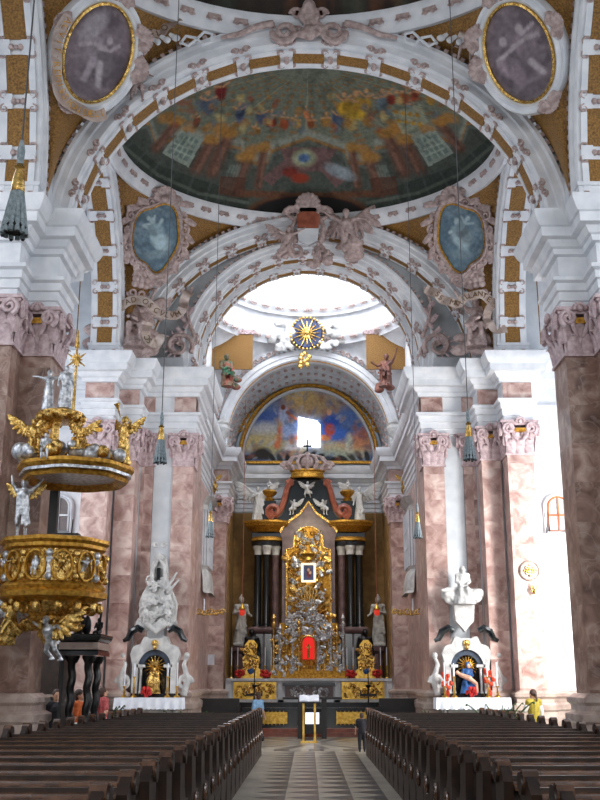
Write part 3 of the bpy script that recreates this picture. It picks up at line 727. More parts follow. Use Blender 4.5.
# zigzag cornice of painted architecture
def arc(k, sg): return 308+sg*k
for sg in (-1, 1):
    base = [(308,133),(308+sg*36,146),(308+sg*40,158),(308+sg*66,158),(308+sg*68,143),(308+sg*110,136),(308+sg*118,128),(308+sg*152,140),(308+sg*160,118),(308+sg*190,122)]
    c.poly(base+[(308+sg*190,240),(308,240)], (78, 84, 78), .85)
    c.line(base, 3.2, (150, 156, 146), .9); c.line([(x, y+5) for x, y in base], 1.6, (168, 120, 64), .8)
    c.line([(x, y+9) for x, y in base], 1.4, (104, 112, 108), .9)
    for (x0, y0, x1, y1, w) in ((62,160,76,196,6),(80,136,96,172,6.5),(97,142,112,170,5.5),(132,124,152,148,5),(44,150,50,186,4)):
        c.line([(308+sg*x0, y0), (308+sg*x1, y1)], w, (108, 76, 64)); c.line([(308+sg*(x0-2), y0), (308+sg*(x1-2), y1)], w*.35, (142, 104, 88), .7)
        c.ell(308+sg*x0, y0-3, w*1.7, 5, (176, 128, 64), 0, .9)
    for (x, y) in ((56, 150), (120, 130), (142, 118), (88, 128)): c.ell(308+sg*x, y, 9, 5, (178, 124, 56), sg*.3, .75)
    for k in range(4): c.line([(308+sg*(68+3*k), 166), (308+sg*(84+4*k), 212)], 1.2, (122, 132, 126), .8)
    # painted windows
    cx_, cy_ = 308+sg*125, 147
    c.poly([(cx_-sg*22, cy_-10), (cx_+sg*2, cy_-17), (cx_+sg*21, cy_+6), (cx_-sg*5, cy_+20)], (150, 160, 152))
    c.poly([(cx_-sg*17, cy_-8), (cx_+sg*2, cy_-13), (cx_+sg*16, cy_+5), (cx_-sg*4, cy_+15)], (116, 132, 128))
    for k in range(1, 4):
        c.line([(cx_-sg*17+sg*19*k/4, cy_-8-5*k/4), (cx_-sg*4+sg*20*k/4, cy_+15-10*k/4)], .8, (168, 178, 168), .9)
        c.line([(cx_-sg*17+sg*13*k/4, cy_-8+23*k/4), (cx_+sg*2+sg*14*k/4, cy_-13+18*k/4)], .8, (168, 178, 168), .9)
    c.poly([(308+sg*60, 196), (308+sg*150, 165), (308+sg*190, 130), (308+sg*200, 160), (308+sg*120, 214), (308+sg*60, 224)], (58, 66, 62), .75)
    c.poly([(308+sg*62, 178), (308+sg*88, 176), (308+sg*90, 194), (308+sg*64, 198)], (96, 60, 46), .8)
    for k in range(6): c.line([(308+sg*(96+16*k), 178-7*k), (308+sg*(104+18*k), 206-10*k)], 1.2, (86, 96, 92), .7)
    c.line([(308+sg*y_[0], y_[1]) for y_ in ((60, 203), (110, 193), (150, 175), (185, 146))], 1.6, (112, 120, 112), .7)
    c.line([(308+sg*(20+5*k), 194-(k%2)*1+abs(k-9)*.2) for k in range(10)], 3, (112, 72, 52), .8)
# dark painted arch low in the middle
c.ell(308, 214, 62, 22, (104, 70, 50), 0, .95, .06); c.ell(308, 216, 57, 20, (22, 18, 16), 0, 1, .06)
# throne and cloth
c.poly([(280,148),(338,148),(330,160),(348,178),(336,188),(322,172),(286,172),(272,186),(262,178),(284,160)], (124, 92, 92), .9)
c.ell(304, 158, 11, 8, (176, 184, 150)); c.ell(304, 158, 6, 4.5, (90, 120, 170))
c.ell(290, 172, 8, 5, (128, 52, 42)); c.ell(300, 178, 9, 5, (150, 60, 40)); c.ell(340, 172, 16, 6, (150, 160, 170), .4)
for i, (x, y, h, col) in enumerate(((170,96,26,(116,44,36)),(222,90,22,(132,40,34)),(208,104,26,(72,84,100)),(240,112,20,(74,86,118)),(262,116,18,(84,98,126)),(272,118,16,(150,50,36)),(284,120,16,(164,84,50)),
      (296,122,15,(180,130,60)),(312,122,15,(160,90,50)),(326,120,16,(150,110,60)),(338,118,18,(78,90,118)),(356,106,30,(206,166,52)),(344,104,22,(190,150,50)),(366,100,22,(196,150,60)),(382,100,22,(96,110,120)),
      (392,96,16,(150,60,40)),(404,94,18,(170,96,50)),(414,94,16,(160,70,40)),(430,98,14,(180,140,60)),(196,120,14,(120,80,60)),(256,130,12,(170,120,60)),(350,124,12,(180,130,60)),(410,106,12,(110,130,140)),(306,112,12,(190,120,80)))):
    fig2(c, x, y, h, col, seed=i)
for k in range(60): c.ell(175+rng.rand()*270, 96+rng.rand()*34, 3+3*rng.rand(), 2+2*rng.rand(), [(176,126,60),(96,112,130),(150,76,50),(196,176,120)][k%4], rng.rand()*3, .6)
c.poly([(392,112),(420,104),(428,122),(402,134)], (164, 170, 150), .7)
for k in range(8): c.ell(396+7*(k%4)+3*(k//4), 112+9*(k//4)+(k%4), 2.4, 2.2, (186, 140, 50))
c.nz(6, (30, 30, 28), .5, .8, .4, 9)
c.c = np.clip((c.c-.1)*1.2+.1, 0.005, 1)*np.array([.84, .86, .82])
o = paint_obj('ceiling_fresco', mb, 'paint', c.c)
props(o, 'oval painted dome ceiling with painted columns, windows and a ring of clouded figures', 'fresco')
# dark painted dome of the nearer bay: only its far lip shows
mb2 = MB(); mb2.v = [(x*1.0, y-10.1, z) for x, y, z in vs]; mb2.f = fs
c = Can(A_[:,0]*60, A_[:,1]*60, (50, 42, 34)); c.nz(60, (36, 26, 24), .4, .6, .8, 3); c.nz(24, (110, 66, 40), .5, .75, .6, 6); c.nz(30, (70, 84, 72), .55, .8, .5, 8)
o = paint_obj('ceiling_fresco', mb2, 'paint', c.c); props(o, 'dark painted dome ceiling whose lip shows along the top edge', 'fresco')
# ---- lunette painting over the altar ----
W_, H_ = 260, 170
mb = MB(); uv = []; vs = []
for j in range(H_+1):
    v = j/H_; hw = 2.86*math.sqrt(max(0., 1-v**2*.9998))
    for i in range(W_+1):
        t = i/W_*2-1; x = t*hw; z = 11.3+3.25*v; vs.append((x, 44.2, z)); uv.append((309+x/2.86*64.5, 463-71*v))
mb.v = vs; mb.f = [(j*(W_+1)+i, j*(W_+1)+i+1, (j+1)*(W_+1)+i+1, (j+1)*(W_+1)+i) for j in range(H_) for i in range(W_)]
uv = np.array(uv); c = Can(uv[:,0], uv[:,1], (92, 116, 158))
c.nz(16, (150, 164, 186), .42, .68, .8, 2); c.nz(20, (58, 84, 140), .45, .7, .7, 6)
for x, y, a_, b_, col in ((309,404,24,12,(196,160,96)),(300,396,14,8,(206,176,110)),(330,408,18,9,(176,150,110)),(266,440,22,10,(190,176,130)),(252,446,16,8,(200,180,120)),(283,452,26,8,(170,160,110)),
        (348,450,26,8,(196,180,130)),(362,444,18,8,(200,130,90)),(372,436,12,7,(188,110,80)),(340,458,20,6,(160,170,150)),(268,418,14,7,(70,100,170)),(352,418,18,9,(90,120,180)),(262,430,16,6,(200,200,200))):
    c.ell(x, y, a_, b_, col, 0, .85, .5)
c.line([(283,412),(281,432),(277,448)], 3.2, (196,112,74)); c.line([(287,412),(290,430),(296,440)], 3., (206,124,84)); c.ell(284, 418, 5, 10, (176,188,214)); c.ell(283, 409, 2.4, 3, (120, 64, 44)); c.line([(287,414),(296,421)], 1.4, (200,120,80))
c.ell(290, 432, 8, 9, (150,170,210), .3)
c.ell(331, 428, 9, 12, (48, 84, 168), .3); c.ell(337, 436, 12, 7, (70, 110, 190)); c.ell(331, 432, 5, 6, (190, 80, 60)); c.ell(330, 414, 2.6, 3.2, (214, 170, 140)); c.ell(326, 440, 6, 3, (196,96,60))
c.ell(293, 452, 9, 9, (196, 190, 190)); c.ell(292, 444, 2.6, 3, (200,150,120)); c.ell(290, 457, 12, 4, (160,120,100))
for k in range(16): c.ell(248+8*k, 460-2*math.sin(k), 6, 2.6, [(30,40,40),(60,60,50),(40,30,30)][k%3], .3*k)
c.ell(262, 456, 9, 6, (50, 44, 30)); c.ell(350, 446, 4, 10, (190,190,170))
for k in range(120): c.ell(245+rng.rand()*128, 395+rng.rand()*66, 2+4*rng.rand(), 1+2.5*rng.rand(), [(190,160,110),(84,110,160),(150,90,70),(180,184,190),(60,70,100)][k%5], rng.rand()*3, .4)
c.c = np.clip((c.c-.12)*1.25+.12, 0, 1)
o = paint_obj('lunette_painting', mb, 'canvas', c.c); props(o, 'half-round painting in bright blue and gold above the high altar', 'painting')
fr = [(V((2.9,44.15,11.22)), V((1,0,0)), V((0,1,0)))]+arch_frames(2.9, 3.3, 11.3, 44.15, n=40)+[(V((-2.9,44.15,11.22)), V((-1,0,0)), V((0,1,0)))]
f = MB(); f.sweep(fr, [(0,-.05),(.05,-.1),(.09,-.05),(.09,.1),(0,.1)]); OB('inner_frame', f, 'white', o)
f = MB(); f.sweep(fr, [(.09,-.04),(.13,-.12),(.24,-.12),(.28,-.04),(.28,.1),(.09,.1)]); f.box(-2.95, 2.95, 44.06, 44.2, 11.14, 11.26); OB('gilded_frame', f, 'goldmat', o)
f = MB()
for (p, t, n, b) in resample(fr[6:-6], .3):
    for s_ in (-1, 1): f.spiral(p+n*.42-b*.1, t*s_, n, .17, .03, 1.4, .05, n=12, seg=5)
f.ell((0,44.0,15.15), (.3,.14,.22)); f.ell((0,43.95,15.4), (.14,.12,.16))
for s_ in (-1, 1):
    for k in range(4): leaf(f, (s_*(.2+.12*k), 44.0, 15.1), (0,-1,0), (s_*.8,0,.6-.2*k), .25, .5, .4)
OB('gilded_stucco_garland', f, 'goldmat', o)
w = MB(); w.xz([(-.46,11.95),(.52,11.9),(.52,12.95),(.38,13.12),(-.46,13.3)], 44.12, 44.17); w = ST('window_%d' % wi, w, 'sky'); wi += 1
# ---- medallions on the pendentives ----
def patch_frame(key, px, py, mir): 
    p, n, sd, up = onp(key, px, py)
    return p, n, sd, up
def disc_grid(fn, nu, nv, p, n, sd, up, off):
    """fn(angle)->(x,z) outline; returns MB, local coords"""
    vs = []; uv = []
    for j in range(nv+1):
        q = j/nv
        for i in range(nu):
            x, z = fn(2*PI*i/nu); x *= q; z *= q; vs.append(p+n*off+sd*x+up*z); uv.append((x, z))
    m = MB(); m.v = [tuple(v) for v in vs]; m.f = [(j*nu+i, j*nu+(i+1)%nu, (j+1)*nu+(i+1)%nu, (j+1)*nu+i) for j in range(nv) for i in range(nu)]
    return m, np.array(uv)
def outline(fn, n, p, nn, sd, up, off=0.):
    fr = []
    for i in range(n):
        a = 2*PI*i/n; x, z = fn(a); x2, z2 = fn(a+.01); t = unit(sd*(x2-x)+up*(z2-z)); o = unit(t.cross(nn))
        if o.dot(sd*x+up*z) < 0: o = -o
        fr.append((p+nn*off+sd*x+up*z, o, nn))
    return fr
def mirror_mb(mb, mir):
    if mir: mb.v = [(-x, y, z) for x, y, z in mb.v]; mb.f = [f[::-1] for f in mb.f]
    return mb
ov = lambda a: (.7*math.cos(a), 1.02*math.sin(a))
for mir in (False, True):
    p, n, sd, up = onp('A', 521, 56); n = unit(n+V((0,-.5,-.1))); sd = unit(V((0,0,1)).cross(-n)); 
    if sd.x < 0: sd = -sd
    up = unit(V((0,0,1))-n*n.z); up = unit(up+sd*-.12); sd = unit(sd-up*sd.dot(up)); p = p+V((-.1,-.38,-.2))
    r = EM('oval_medallion', ('oval grisaille medallion with two standing figures, top right' if not mir else 'oval grisaille medallion with a winged figure and text ribbon, top left'), 'medallion', p if not mir else (-p.x, p.y, p.z), 'oval medallions of the near bay')
    o0 = V((0,0,0)); g, uv = disc_grid(ov, 90, 40, o0, n, sd, up, .06)
    c = Can(uv[:,0]*60, uv[:,1]*-60, (118, 104, 112)); c.nz(24, (78, 66, 76), .4, .65, .8, 3 if mir else 5); c.nz(14, (160, 148, 154), .5, .8, .5, 7)
    if mir:
        for (x, y, h, k) in ((8, 0, 52, 1), (-14, -4, 44, 2)): fig2(c, x, y, h, (150, 138, 146), (172, 160, 166), .3, seed=k)
        c.ell(18, -28, 11, 24, (158, 150, 158), -.4, .9); c.line([(-8,10),(-16,34)], 4, (170,160,166)); c.line([(2,10),(4,38)], 4, (164,152,160))
    else:
        for (x, y, h, k) in ((-12, 0, 56, 3), (14, -4, 56, 4)): fig2(c, x, y, h, (140, 124, 134), (176, 164, 168), -.1, seed=k)
        c.line([(10,16),(20,36)], 4, (176,164,170)); c.line([(12,-20),(30,-24)], 2.5, (176,164,170)); c.ell(-12, 24, 9, 20, (132,116,126))
    c.ell(0, 48, 30, 8, (88,76,84), 0, .7)
    paint_obj('painted_panel', mirror_mb(g, mir), 'canvas', c.c, r)
    f = MB(); f.sweep(outline(ov, 64, o0, n, sd, up), [(0,0),(0,.12),(.05,.14),(.07,.1),(.07,0)], closed=True); OB('gilded_frame', mirror_mb(f, mir), 'gold', r)
    f = MB(); f.sweep(outline(ov, 64, o0, n, sd, up), [(.07,-.2),(.07,.1),(.12,.16),(.2,.1),(.27,.14),(.31,.02),(.31,-.2)], closed=True); OB('white_frame', mirror_mb(f, mir), 'white', r)
    f = MB()
    for a in (PI/2, -PI/2+.25, 0.1, PI-.1, PI*.8):
        x, z = ov(a); x *= 1.28; z *= 1.2
        q = n*.14+sd*x+up*z
        for k in range(5): w = a-1.2+.6*k; leaf(f, q, n, sd*math.cos(w)+up*math.sin(w), .2, .3, .5)
        for s_ in (-1, 1): t = (sd*-math.sin(a)+up*math.cos(a)); f.spiral(q+t*s_*.16, t*s_, sd*math.cos(a)+up*math.sin(a), .13, .03, 1.3, .05, seg=5)
    OB('stucco_sprays', mirror_mb(f, mir), 'pink', r, flip=False, sharp=60)
    if mir:   # lettering round the lower half of the frame
        T = 'ACVIT·REMISSION·DELI'; F = []; n2, s2, u2 = (V((-w.x, w.y, w.z)) for w in (n, sd, up))
        for k in range(len(T)):
            a = PI*.95+k/(len(T)-1)*PI*.72; x, z = ov(a); q = n2*.3-s2*(-x*1.33)*-1+u2*(z*1.26); X = unit(s2*(-1)*(-math.sin(a)*.7)*-1+u2*math.cos(a))
            q = n2*.3+s2*(-x*1.34)+u2*(z*1.26); X = unit(s2*(math.sin(a)*.7)+u2*math.cos(a)); F.append((q, X, n2.cross(X), n2))
        if F[5][2].dot(V((0,0,1))) < -.2 and 0: pass
        TL = MB(); write(TL, F[::-1] if F[0][0].x > F[-1][0].x else F, T, .2); OB('lettering', TL, 'goldmat', r, sharp=0)
    if mir:   # text ribbon round the lower half
        fb = MB(); fr = []
        for i in range(31):
            a = PI*.93+i/30*PI*.78; x, z = ov(a); k = 1.36+.05*math.sin(i*.5)
            fr.append((n*.22+sd*-x*k+up*z*(k-.08), unit(sd*-x+up*z*.6), n))
        fb.sweep(fr, [(-.12,0),(.12,.05),(.12,.02),(-.12,-.03)]); rb = OB('text_ribbon', mirror_mb(fb, False), 'base', r)
        rb.scale.x = -1
TXT = 'SS.MACVLATI·CLEMENTIA'
# ---- cartouches of the transept pendentives ----
def ct(a):
    r = 1+.07*math.cos(3*a+.4)-.05*math.cos(5*a); return (.72*r*math.cos(a)*(1+.16*math.sin(a)), .98*r*math.sin(a))
for mir in (False, True):
    p, n, sd, up = onp('B', 463, 238); n = unit(n+V((0,-.6,-.1))); sd = V((0,0,1)).cross(-n).normalized()
    if sd.x < 0: sd = -sd
    up = unit(V((0,0,1))-n*n.z); p = p+n*.1
    r = EM('cartouche', 'blue grisaille cartouche in rose stucco, %s' % ('right, above the MAXILLANTE ribbon' if not mir else 'left, above the AD OSCVLVM ribbon'), 'cartouche', p if not mir else (-p.x, p.y, p.z), 'cartouches of the transept pendentives')
    o0 = V((0,0,0)); g, uv = disc_grid(ct, 90, 36, o0, n, sd, up, .05)
    c = Can(uv[:,0]*60, uv[:,1]*-60, (96, 122, 138)); c.nz(26, (66, 92, 110), .4, .65, .8, 13 if mir else 15); c.nz(16, (140, 162, 172), .52, .8, .5, 17)
    fig2(c, 0, -6, 60, (150, 172, 180), (170, 190, 196), .5 if mir else -.1, 21+mir); fig2(c, 8, -20, 40, (132, 156, 166), (164, 184, 190), .8, 25+mir); c.ell(-6, 30, 22, 8, (130,152,160), .3, .7)
    paint_obj('painted_panel', mirror_mb(g, mir), 'canvas', c.c, r)
    f = MB(); f.sweep(outline(ct, 72, o0, n, sd, up), [(0,0),(0,.1),(.04,.12),(.05,.0)], closed=True); OB('gilded_frame', mirror_mb(f, mir), 'goldmat', r)
    f = MB(); f.sweep(outline(ct, 72, o0, n, sd, up), [(.05,-.1),(.05,.12),(.12,.2),(.2,.1),(.22,-.1)], closed=True)
    for i in range(16):
        a = 2*PI*i/16; x, z = ct(a); q = n*.14+sd*x*1.3+up*z*1.22; t = sd*-math.sin(a)+up*math.cos(a); rad = unit(sd*x+up*z)
        sg = 1 if math.cos(a) > 0 else -1
        f.spiral(q, t*sg, rad, .17 if i%2 else .12, .03, 1.5, .05, seg=5)
        leaf(f, q-t*sg*.1, n, rad*.5-t*sg, .18, .38, .6)
    for k in range(9): w = PI/2-1.6+.4*k; leaf(f, n*.2+up*1.2, n, sd*math.cos(w)+up*math.sin(w), .24, .42, .5)
    f.ell(n*.25+up*1.2, .13)
    for k in range(6):   # grapes and shells below
        f.ell(n*.15+up*(-1.35-.16*(k//3))+sd*(.18*((k%3)-1)+.25), (.12,.1,.12))
    for s_ in (-1, 1): f.spiral(n*.15+up*-1.3+sd*s_*.3, sd*s_, up, .22, .04, 1.5, .07); f.spiral(n*.12+up*-1.8+sd*(s_*.16+.3), sd*s_, up*-1, .16, .04, 1.4, .05)
    OB('stucco_frame', mirror_mb(f, mir), 'pink', r, flip=False, sharp=60)
# ================================================================ FIGURES
STAND = dict(pel=(0,0,.53), chest=(0,0,.73), neck=(0,0,.83), head=(0,-.012,.925), shL=(-.11,0,.8), elL=(-.16,.0,.64), haL=(-.17,-.05,.5),
             shR=(.11,0,.8), elR=(.16,0,.64), haR=(.17,-.05,.5), hiL=(-.055,0,.51), knL=(-.065,-.02,.28), foL=(-.065,.02,.04), hiR=(.055,0,.51), knR=(.065,-.02,.28), foR=(.065,.02,.04))
def pose(**k): d = dict(STAND); d.update(k); return d
SIT = pose(pel=(0,.05,.38), chest=(0,.04,.58), neck=(0,.03,.68), head=(0,.0,.77), shL=(-.11,.04,.65), elL=(-.15,-.02,.5), haL=(-.08,-.14,.45), shR=(.11,.04,.65), elR=(.15,-.02,.5), haR=(.08,-.14,.45),
           hiL=(-.06,.03,.36), knL=(-.08,-.2,.34), foL=(-.08,-.18,.08), hiR=(.06,.03,.36), knR=(.08,-.2,.33), foR=(.09,-.2,.07))
FLY = pose(pel=(0,.1,.45), chest=(0,0,.6), neck=(0,-.04,.69), head=(0,-.08,.78), shL=(-.11,0,.66), elL=(-.24,-.04,.72), haL=(-.36,-.08,.8), shR=(.11,0,.66), elR=(.24,-.04,.68), haR=(.34,-.1,.62),
           hiL=(-.05,.12,.43), knL=(-.1,.12,.25), foL=(-.05,.28,.12), hiR=(.05,.12,.43), knR=(.14,.06,.27), foR=(.2,.2,.1))
def mir(J):
    o = {}
    for k, v in J.items():
        k2 = k[:-1]+('R' if k[-1] == 'L' else 'L') if k[-1] in 'LR' else k
        o[k2] = (-v[0], v[1], v[2])
    return o
def body(mb, J, H=1., fat=1., hands=True, head=True):
    g = {k: V(v)*H for k, v in J.items()}; f = H*fat; c = mb.cap
    c(g['pel'], g['chest'], .088*f, .098*f, 12); c(g['chest'], g['neck'], .07*f, .038*f)
    c(g['shL'], g['shR'], .05*f, .05*f); c(g['neck'], g['head'], .034*f, .034*f)
    if head:
        mb.ell(g['head'], (.052*f, .062*f, .072*f), 12, 10)
        hd = g['head']; mb.ell(hd+V((0,-.062,-.008))*f, (.011*f, .014*f, .02*f)); mb.ell(hd+V((0,-.045,-.045))*f, (.024*f, .022*f, .02*f))
        for s_ in (-1, 1): mb.ell(hd+V((s_*.053,.004,-.006))*f, (.01*f, .014*f, .02*f)); mb.ell(hd+V((s_*.02,-.055,.012))*f, (.011*f,.008*f,.008*f))
    for s_ in 'LR':
        c(g['sh'+s_], g['el'+s_], .037*f, .029*f); c(g['el'+s_], g['ha'+s_], .028*f, .019*f)
        c(g['hi'+s_], g['kn'+s_], .062*f, .043*f); c(g['kn'+s_], g['fo'+s_], .043*f, .026*f)
        c(g['fo'+s_]+V((0,.01,-.01))*H, g['fo'+s_]+V((0,-.1,-.02))*H, .026*f, .02*f)
        if hands:
            d = unit(g['ha'+s_]-g['el'+s_]); sx = unit(d.cross(V((0,1,.2)))); h = g['ha'+s_]; nn = d.cross(sx)
            c(h, h+d*.045*H, .02*f, .022*f)
            for k in range(4): a = h+d*.06*H+sx*(.012*(k-1.5))*H; c(a, a+(d+nn*.35)*(.036-.004*abs(k-1.3))*H, .0065*f, .005*f, 5)
            a = h+d*.02*H+sx*(.018*(-1 if s_ == 'L' else 1))*H; c(a, a+(d*.7+sx*(-.7 if s_ == 'L' else .7))*.035*H, .008*f, .006*f, 5)
def robe(mb, J, H=1., r0=.1, r1=.16, z1=.0, wav=(.1, 9), top='pel', k0=1.):
    p = V(J[top])*H; f = (V(J['foL'])+V(J['foR']))*.5*H; n = 9; pr = []
    vs = []; fs = []; m = 24
    for j in range(n):
        t = j/(n-1); c = p.lerp(V((f.x, f.y, z1*H)), t); r = (r0+(r1-r0)*t**.8)*H
        for i in range(m):
            a = 2*PI*i/m; k = 1+wav[0]*t*math.cos(wav[1]*a+t*2); vs.append(c+V((r*k*math.cos(a), r*k*.8*math.sin(a), 0)))
    for j in range(n-1):
        for i in range(m): a = j*m+i; b = j*m+(i+1)%m; fs.append((a, b, b+m, a+m))
    fs.append(tuple(range(m))[::-1]); fs.append(tuple(range((n-1)*m, n*m))); mb.add(vs, fs)
def drape(mb, J, H, rs=3, n=8):
    r = random.Random(rs)
    for k in range(n):
        a = V(J['chest'])*H+V((r.uniform(-.1,.1), -.06, r.uniform(-.1,.05)))*H; b = V(J['knL' if k%2 else 'knR'])*H+V((r.uniform(-.06,.1), -.06, r.uniform(-.1,.1)))*H
        mb.cap(a, b, .022*H, .03*H, 6)
def wing(mb, p, out, up, L, n=8):
    p, out, up = V(p), unit(out), unit(up); arm = unit(out*.8+up*.75)*L*.55
    mb.tube([p, p+arm*.6, p+arm+up*.05*L], [L*.07, L*.075, L*.05], 8)
    for k in range(n):
        s_ = k/(n-1); root = p+arm*(.1+.9*s_); d = unit((out*.25-up).lerp(out+up*.45, s_**1.3)+V((0,.1,0))); ln = L*(.4+.32*s_)
        mb.tube([root, root+d*ln*.4, root+d*ln*.85, root+d*ln], [L*.07, L*.12, L*.1, L*.04], 6, flat=.5)
def clouds(mb, c, r, n, seed=1, flat=.7):
    q = random.Random(seed)
    for k in range(n): mb.ell(V(c)+V((q.uniform(-1,1)*r[0], q.uniform(-1,1)*r[1], q.uniform(-1,1)*r[2])), (r[0]*q.uniform(.3,.5), max(r[1],.15)*q.uniform(.4,.7), r[0]*q.uniform(.25,.42)*flat+.03), 8, 6)
def statue(name, label, cat, loc, mat, H, J=STAND, rz=0., wings=0, rob=True, seed=1, cl=None, group=None, vox=None, parent=None, extra=None, fat=1.05, wingmat=None, hair=True, drap=True):
    mb = MB(); body(mb, J, H, fat, hands=H > 1.2)
    if rob: robe(mb, J, H)
    if drap and H > .8: drape(mb, J, H, seed)
    if hair: mb.ell(V(J['head'])*H+V((0,.016,.02))*H, (.062*H*fat, .066*H*fat, .066*H*fat), 10, 8)
    if cl: clouds(mb, V(cl[:3])*H, V(cl[3:6])*H, int(cl[6]), seed)
    if extra: extra(mb, H)
    me = remesh(mb, vox or max(.012, H/75), name, 1, mat)
    o = bpy.data.objects.new(name, me); COL.objects.link(o); o.location = loc; o.rotation_euler.z = rz
    if parent: o.parent = parent
    else: props(o, label, cat, group)
    if wings:
        for s_ in (-1, 1):
            w = MB(); wing(w, V(J['chest'])*H+V((s_*.05,.07,.03))*H, (s_,.25,.1), (s_*.2,.1,1), wings*H); OB('wing', remesh(w, max(.012, H/80), 'wing', 1, wingmat or mat), None, o)
    return o
def ribbon(name, label, pts, w, text=None, t0=.2, t1=.8, mat='base', size=.2, parent=None, group=None):
    """pts: front-view points (V); ribbon width stands across the run"""
    P = []; n = len(pts)
    for i in range((n-1)*6+1):       # Catmull-Rom
        k = min(i//6, n-2); t = i/6-k; p0, p1, p2, p3 = pts[max(k-1,0)], pts[k], pts[k+1], pts[min(k+2,n-1)]
        P.append(.5*((2*p1)+(p2-p0)*t+(2*p0-5*p1+4*p2-p3)*t*t+(3*p1-p0-3*p2+p3)*t**3))
    vs = []; fs = []; fr = []
    for i, p in enumerate(P):
        t = unit(P[min(i+1,len(P)-1)]-P[max(i-1,0)]); u = unit(V((0,-1,0)).cross(t)) if abs(t.y) < .9 else V((0,0,1))
        if u.z < -.15: u = -u
        if i and u.dot(fr[-1][2]) < 0: u = -u
        y = V((0, .06*math.sin(i*.8), 0)); fr.append((p+y, t, u))
        for a, b in ((-.5, 0), (.5, 0), (.5, .03), (-.5, .03)): vs.append(p+y+u*a*w+V((0, b, 0)))
    for i in range(len(P)-1):
        for k in range(4): fs.append((i*4+k, i*4+(k+1)%4, i*4+4+(k+1)%4, i*4+4+k))
    fs += [(0,1,2,3), tuple(len(vs)-4+k for k in range(4))]
    m = MB(); m.add(vs, fs); o = OB(name, m, mat, parent)
    if label: props(o, label, 'ribbon', group)
    if text:
        L = MB(); N = len(text); F = []
        for k in range(N):
            x = (t0+(t1-t0)*(k+.5)/N)*(len(P)-1); i = int(x); p, t, u = fr[i]; q = fr[min(i+1, len(P)-1)][0]; p = p.lerp(q, x-i)
            X = t if t.x > 0 else -t; Z = V((0,-1,0)); Y = Z.cross(X); F.append((p+V((0,-.02,0)), X, Y, Z))
        write(L, F, text, size); OB('lettering', L, 'letter', o, sharp=0)
    return o
P_at = lambda L, Y: [at(x, y, Y) for x, y in L]
# ---- stucco angels on the entablature of the chancel piers ----
JA = pose(**{**SIT, 'elR': (.2,-.05,.72), 'haR': (.26,-.12,.86), 'elL': (-.2,-.03,.55), 'haL': (-.28,-.12,.6)})
statue('stucco_angel', 'rose stucco angel on clouds below the AD OSCVLVM ribbon, left', 'statue', at(132, 348, 29.15)+V((0,0,-.1)), 'pink', 2.15, JA, .3, .55, True, 4, (-.15,0,.14,.42,.1,.18,22), 'ribbon angels of the chancel piers')
statue('stucco_angel', 'rose stucco angel with raised arm under the MAXILLANTE ribbon, right', 'statue', at(478, 348, 29.15)+V((0,0,-.1)), 'pink', 2.1, mir(JA), -.3, .0, True, 5, (.05,0,.1,.3,.1,.14,12), 'ribbon angels of the chancel piers')
ribbon('text_ribbon', 'pale stucco ribbon lettered AD OSCVLVM over the left pier', P_at([(100,322),(112,312),(126,303),(142,300),(156,310),(170,316),(182,310),(184,300),(190,291)], 28.5), .28, 'AD OSCVLVM', .24, .72, size=.24)
ribbon('text_ribbon', 'short curling stucco ribbon hanging below the lettered one, left pier', P_at([(148,322),(146,332),(149,341),(157,343),(163,334)], 28.45), .26, 'OS', .3, .6, size=.24)
ribbon('text_ribbon', 'pale stucco ribbon lettered SS MAXILLANTE over the right pier', P_at([(426,288),(436,294),(447,301),(458,303),(468,296),(482,295),(494,302)], 28.5), .28, 'SS. MAXILLANTE', .16, .95, size=.24)
ribbon('text_ribbon', 'plain curling tail of stucco ribbon beside the right angel', P_at([(494,302),(488,311),(488,321),(496,329),(508,329)], 28.5), .24)
# ---- crest over the chancel arch: shield, shell and two winged figures ----
p0 = at(308, 229, 29.75)
r = EM('shield_crest', 'stucco crest with red and white shield at the crown of the chancel arch', 'crest', p0)
f = MB()
for s_ in (-1, 1):
    f.spiral((s_*.5, -.05, .5), (s_,0,0), (0,0,1), .28, .06, 1.4, .09); f.spiral((s_*.4,-.05,-.75), (s_,0,0), (0,0,-1), .26, .05, 1.3, .09); f.tube([(s_*.4,-.05,.3),(s_*.52,-.1,0),(s_*.4,-.05,-.5)], [.1,.08,.1])
for k in range(9): a = PI*k/8; f.cap((0,-.1,.75), (.36*math.cos(a), -.16, .75+.4*math.sin(a)), .05, .08)
OB('stucco_frame', remesh(f, .035, 'f', 1, 'pink'), None, r)
f = MB(); f.xz([(-.34,-.05),(.34,-.05),(.36,.42),(.2,.52),(-.2,.52),(-.36,.42)], -.2, -.08); OB('red_field', f, 'redmarble', r)
f = MB(); f.xz([(-.34,-.07),(.34,-.07),(.3,-.5),(0,-.66),(-.3,-.5)], -.2, -.08); OB('white_field', f, 'white', r)
statue('stucco_angel', 'winged stucco angel with spread arms right of the red and white shield', 'statue', at(347, 254, 29.5), 'pink', 1.75, FLY, -.2, .75, True, 6, (0.05,.1,.15,.25,.1,.12,10))
statue('stucco_putto', 'stucco putto reclining left of the red and white shield', 'statue', at(288, 258, 29.5), 'pink', 1.25, mir(FLY), .3, .5, False, 7, (0,.1,.2,.25,.1,.1,7))
statue('stucco_putto', 'stucco putto seated directly below the red and white shield', 'statue', at(318, 266, 29.5), 'pink', 1.0, SIT, -.3, 0, False, 8, (0,.1,.2,.35,.1,.12,8))
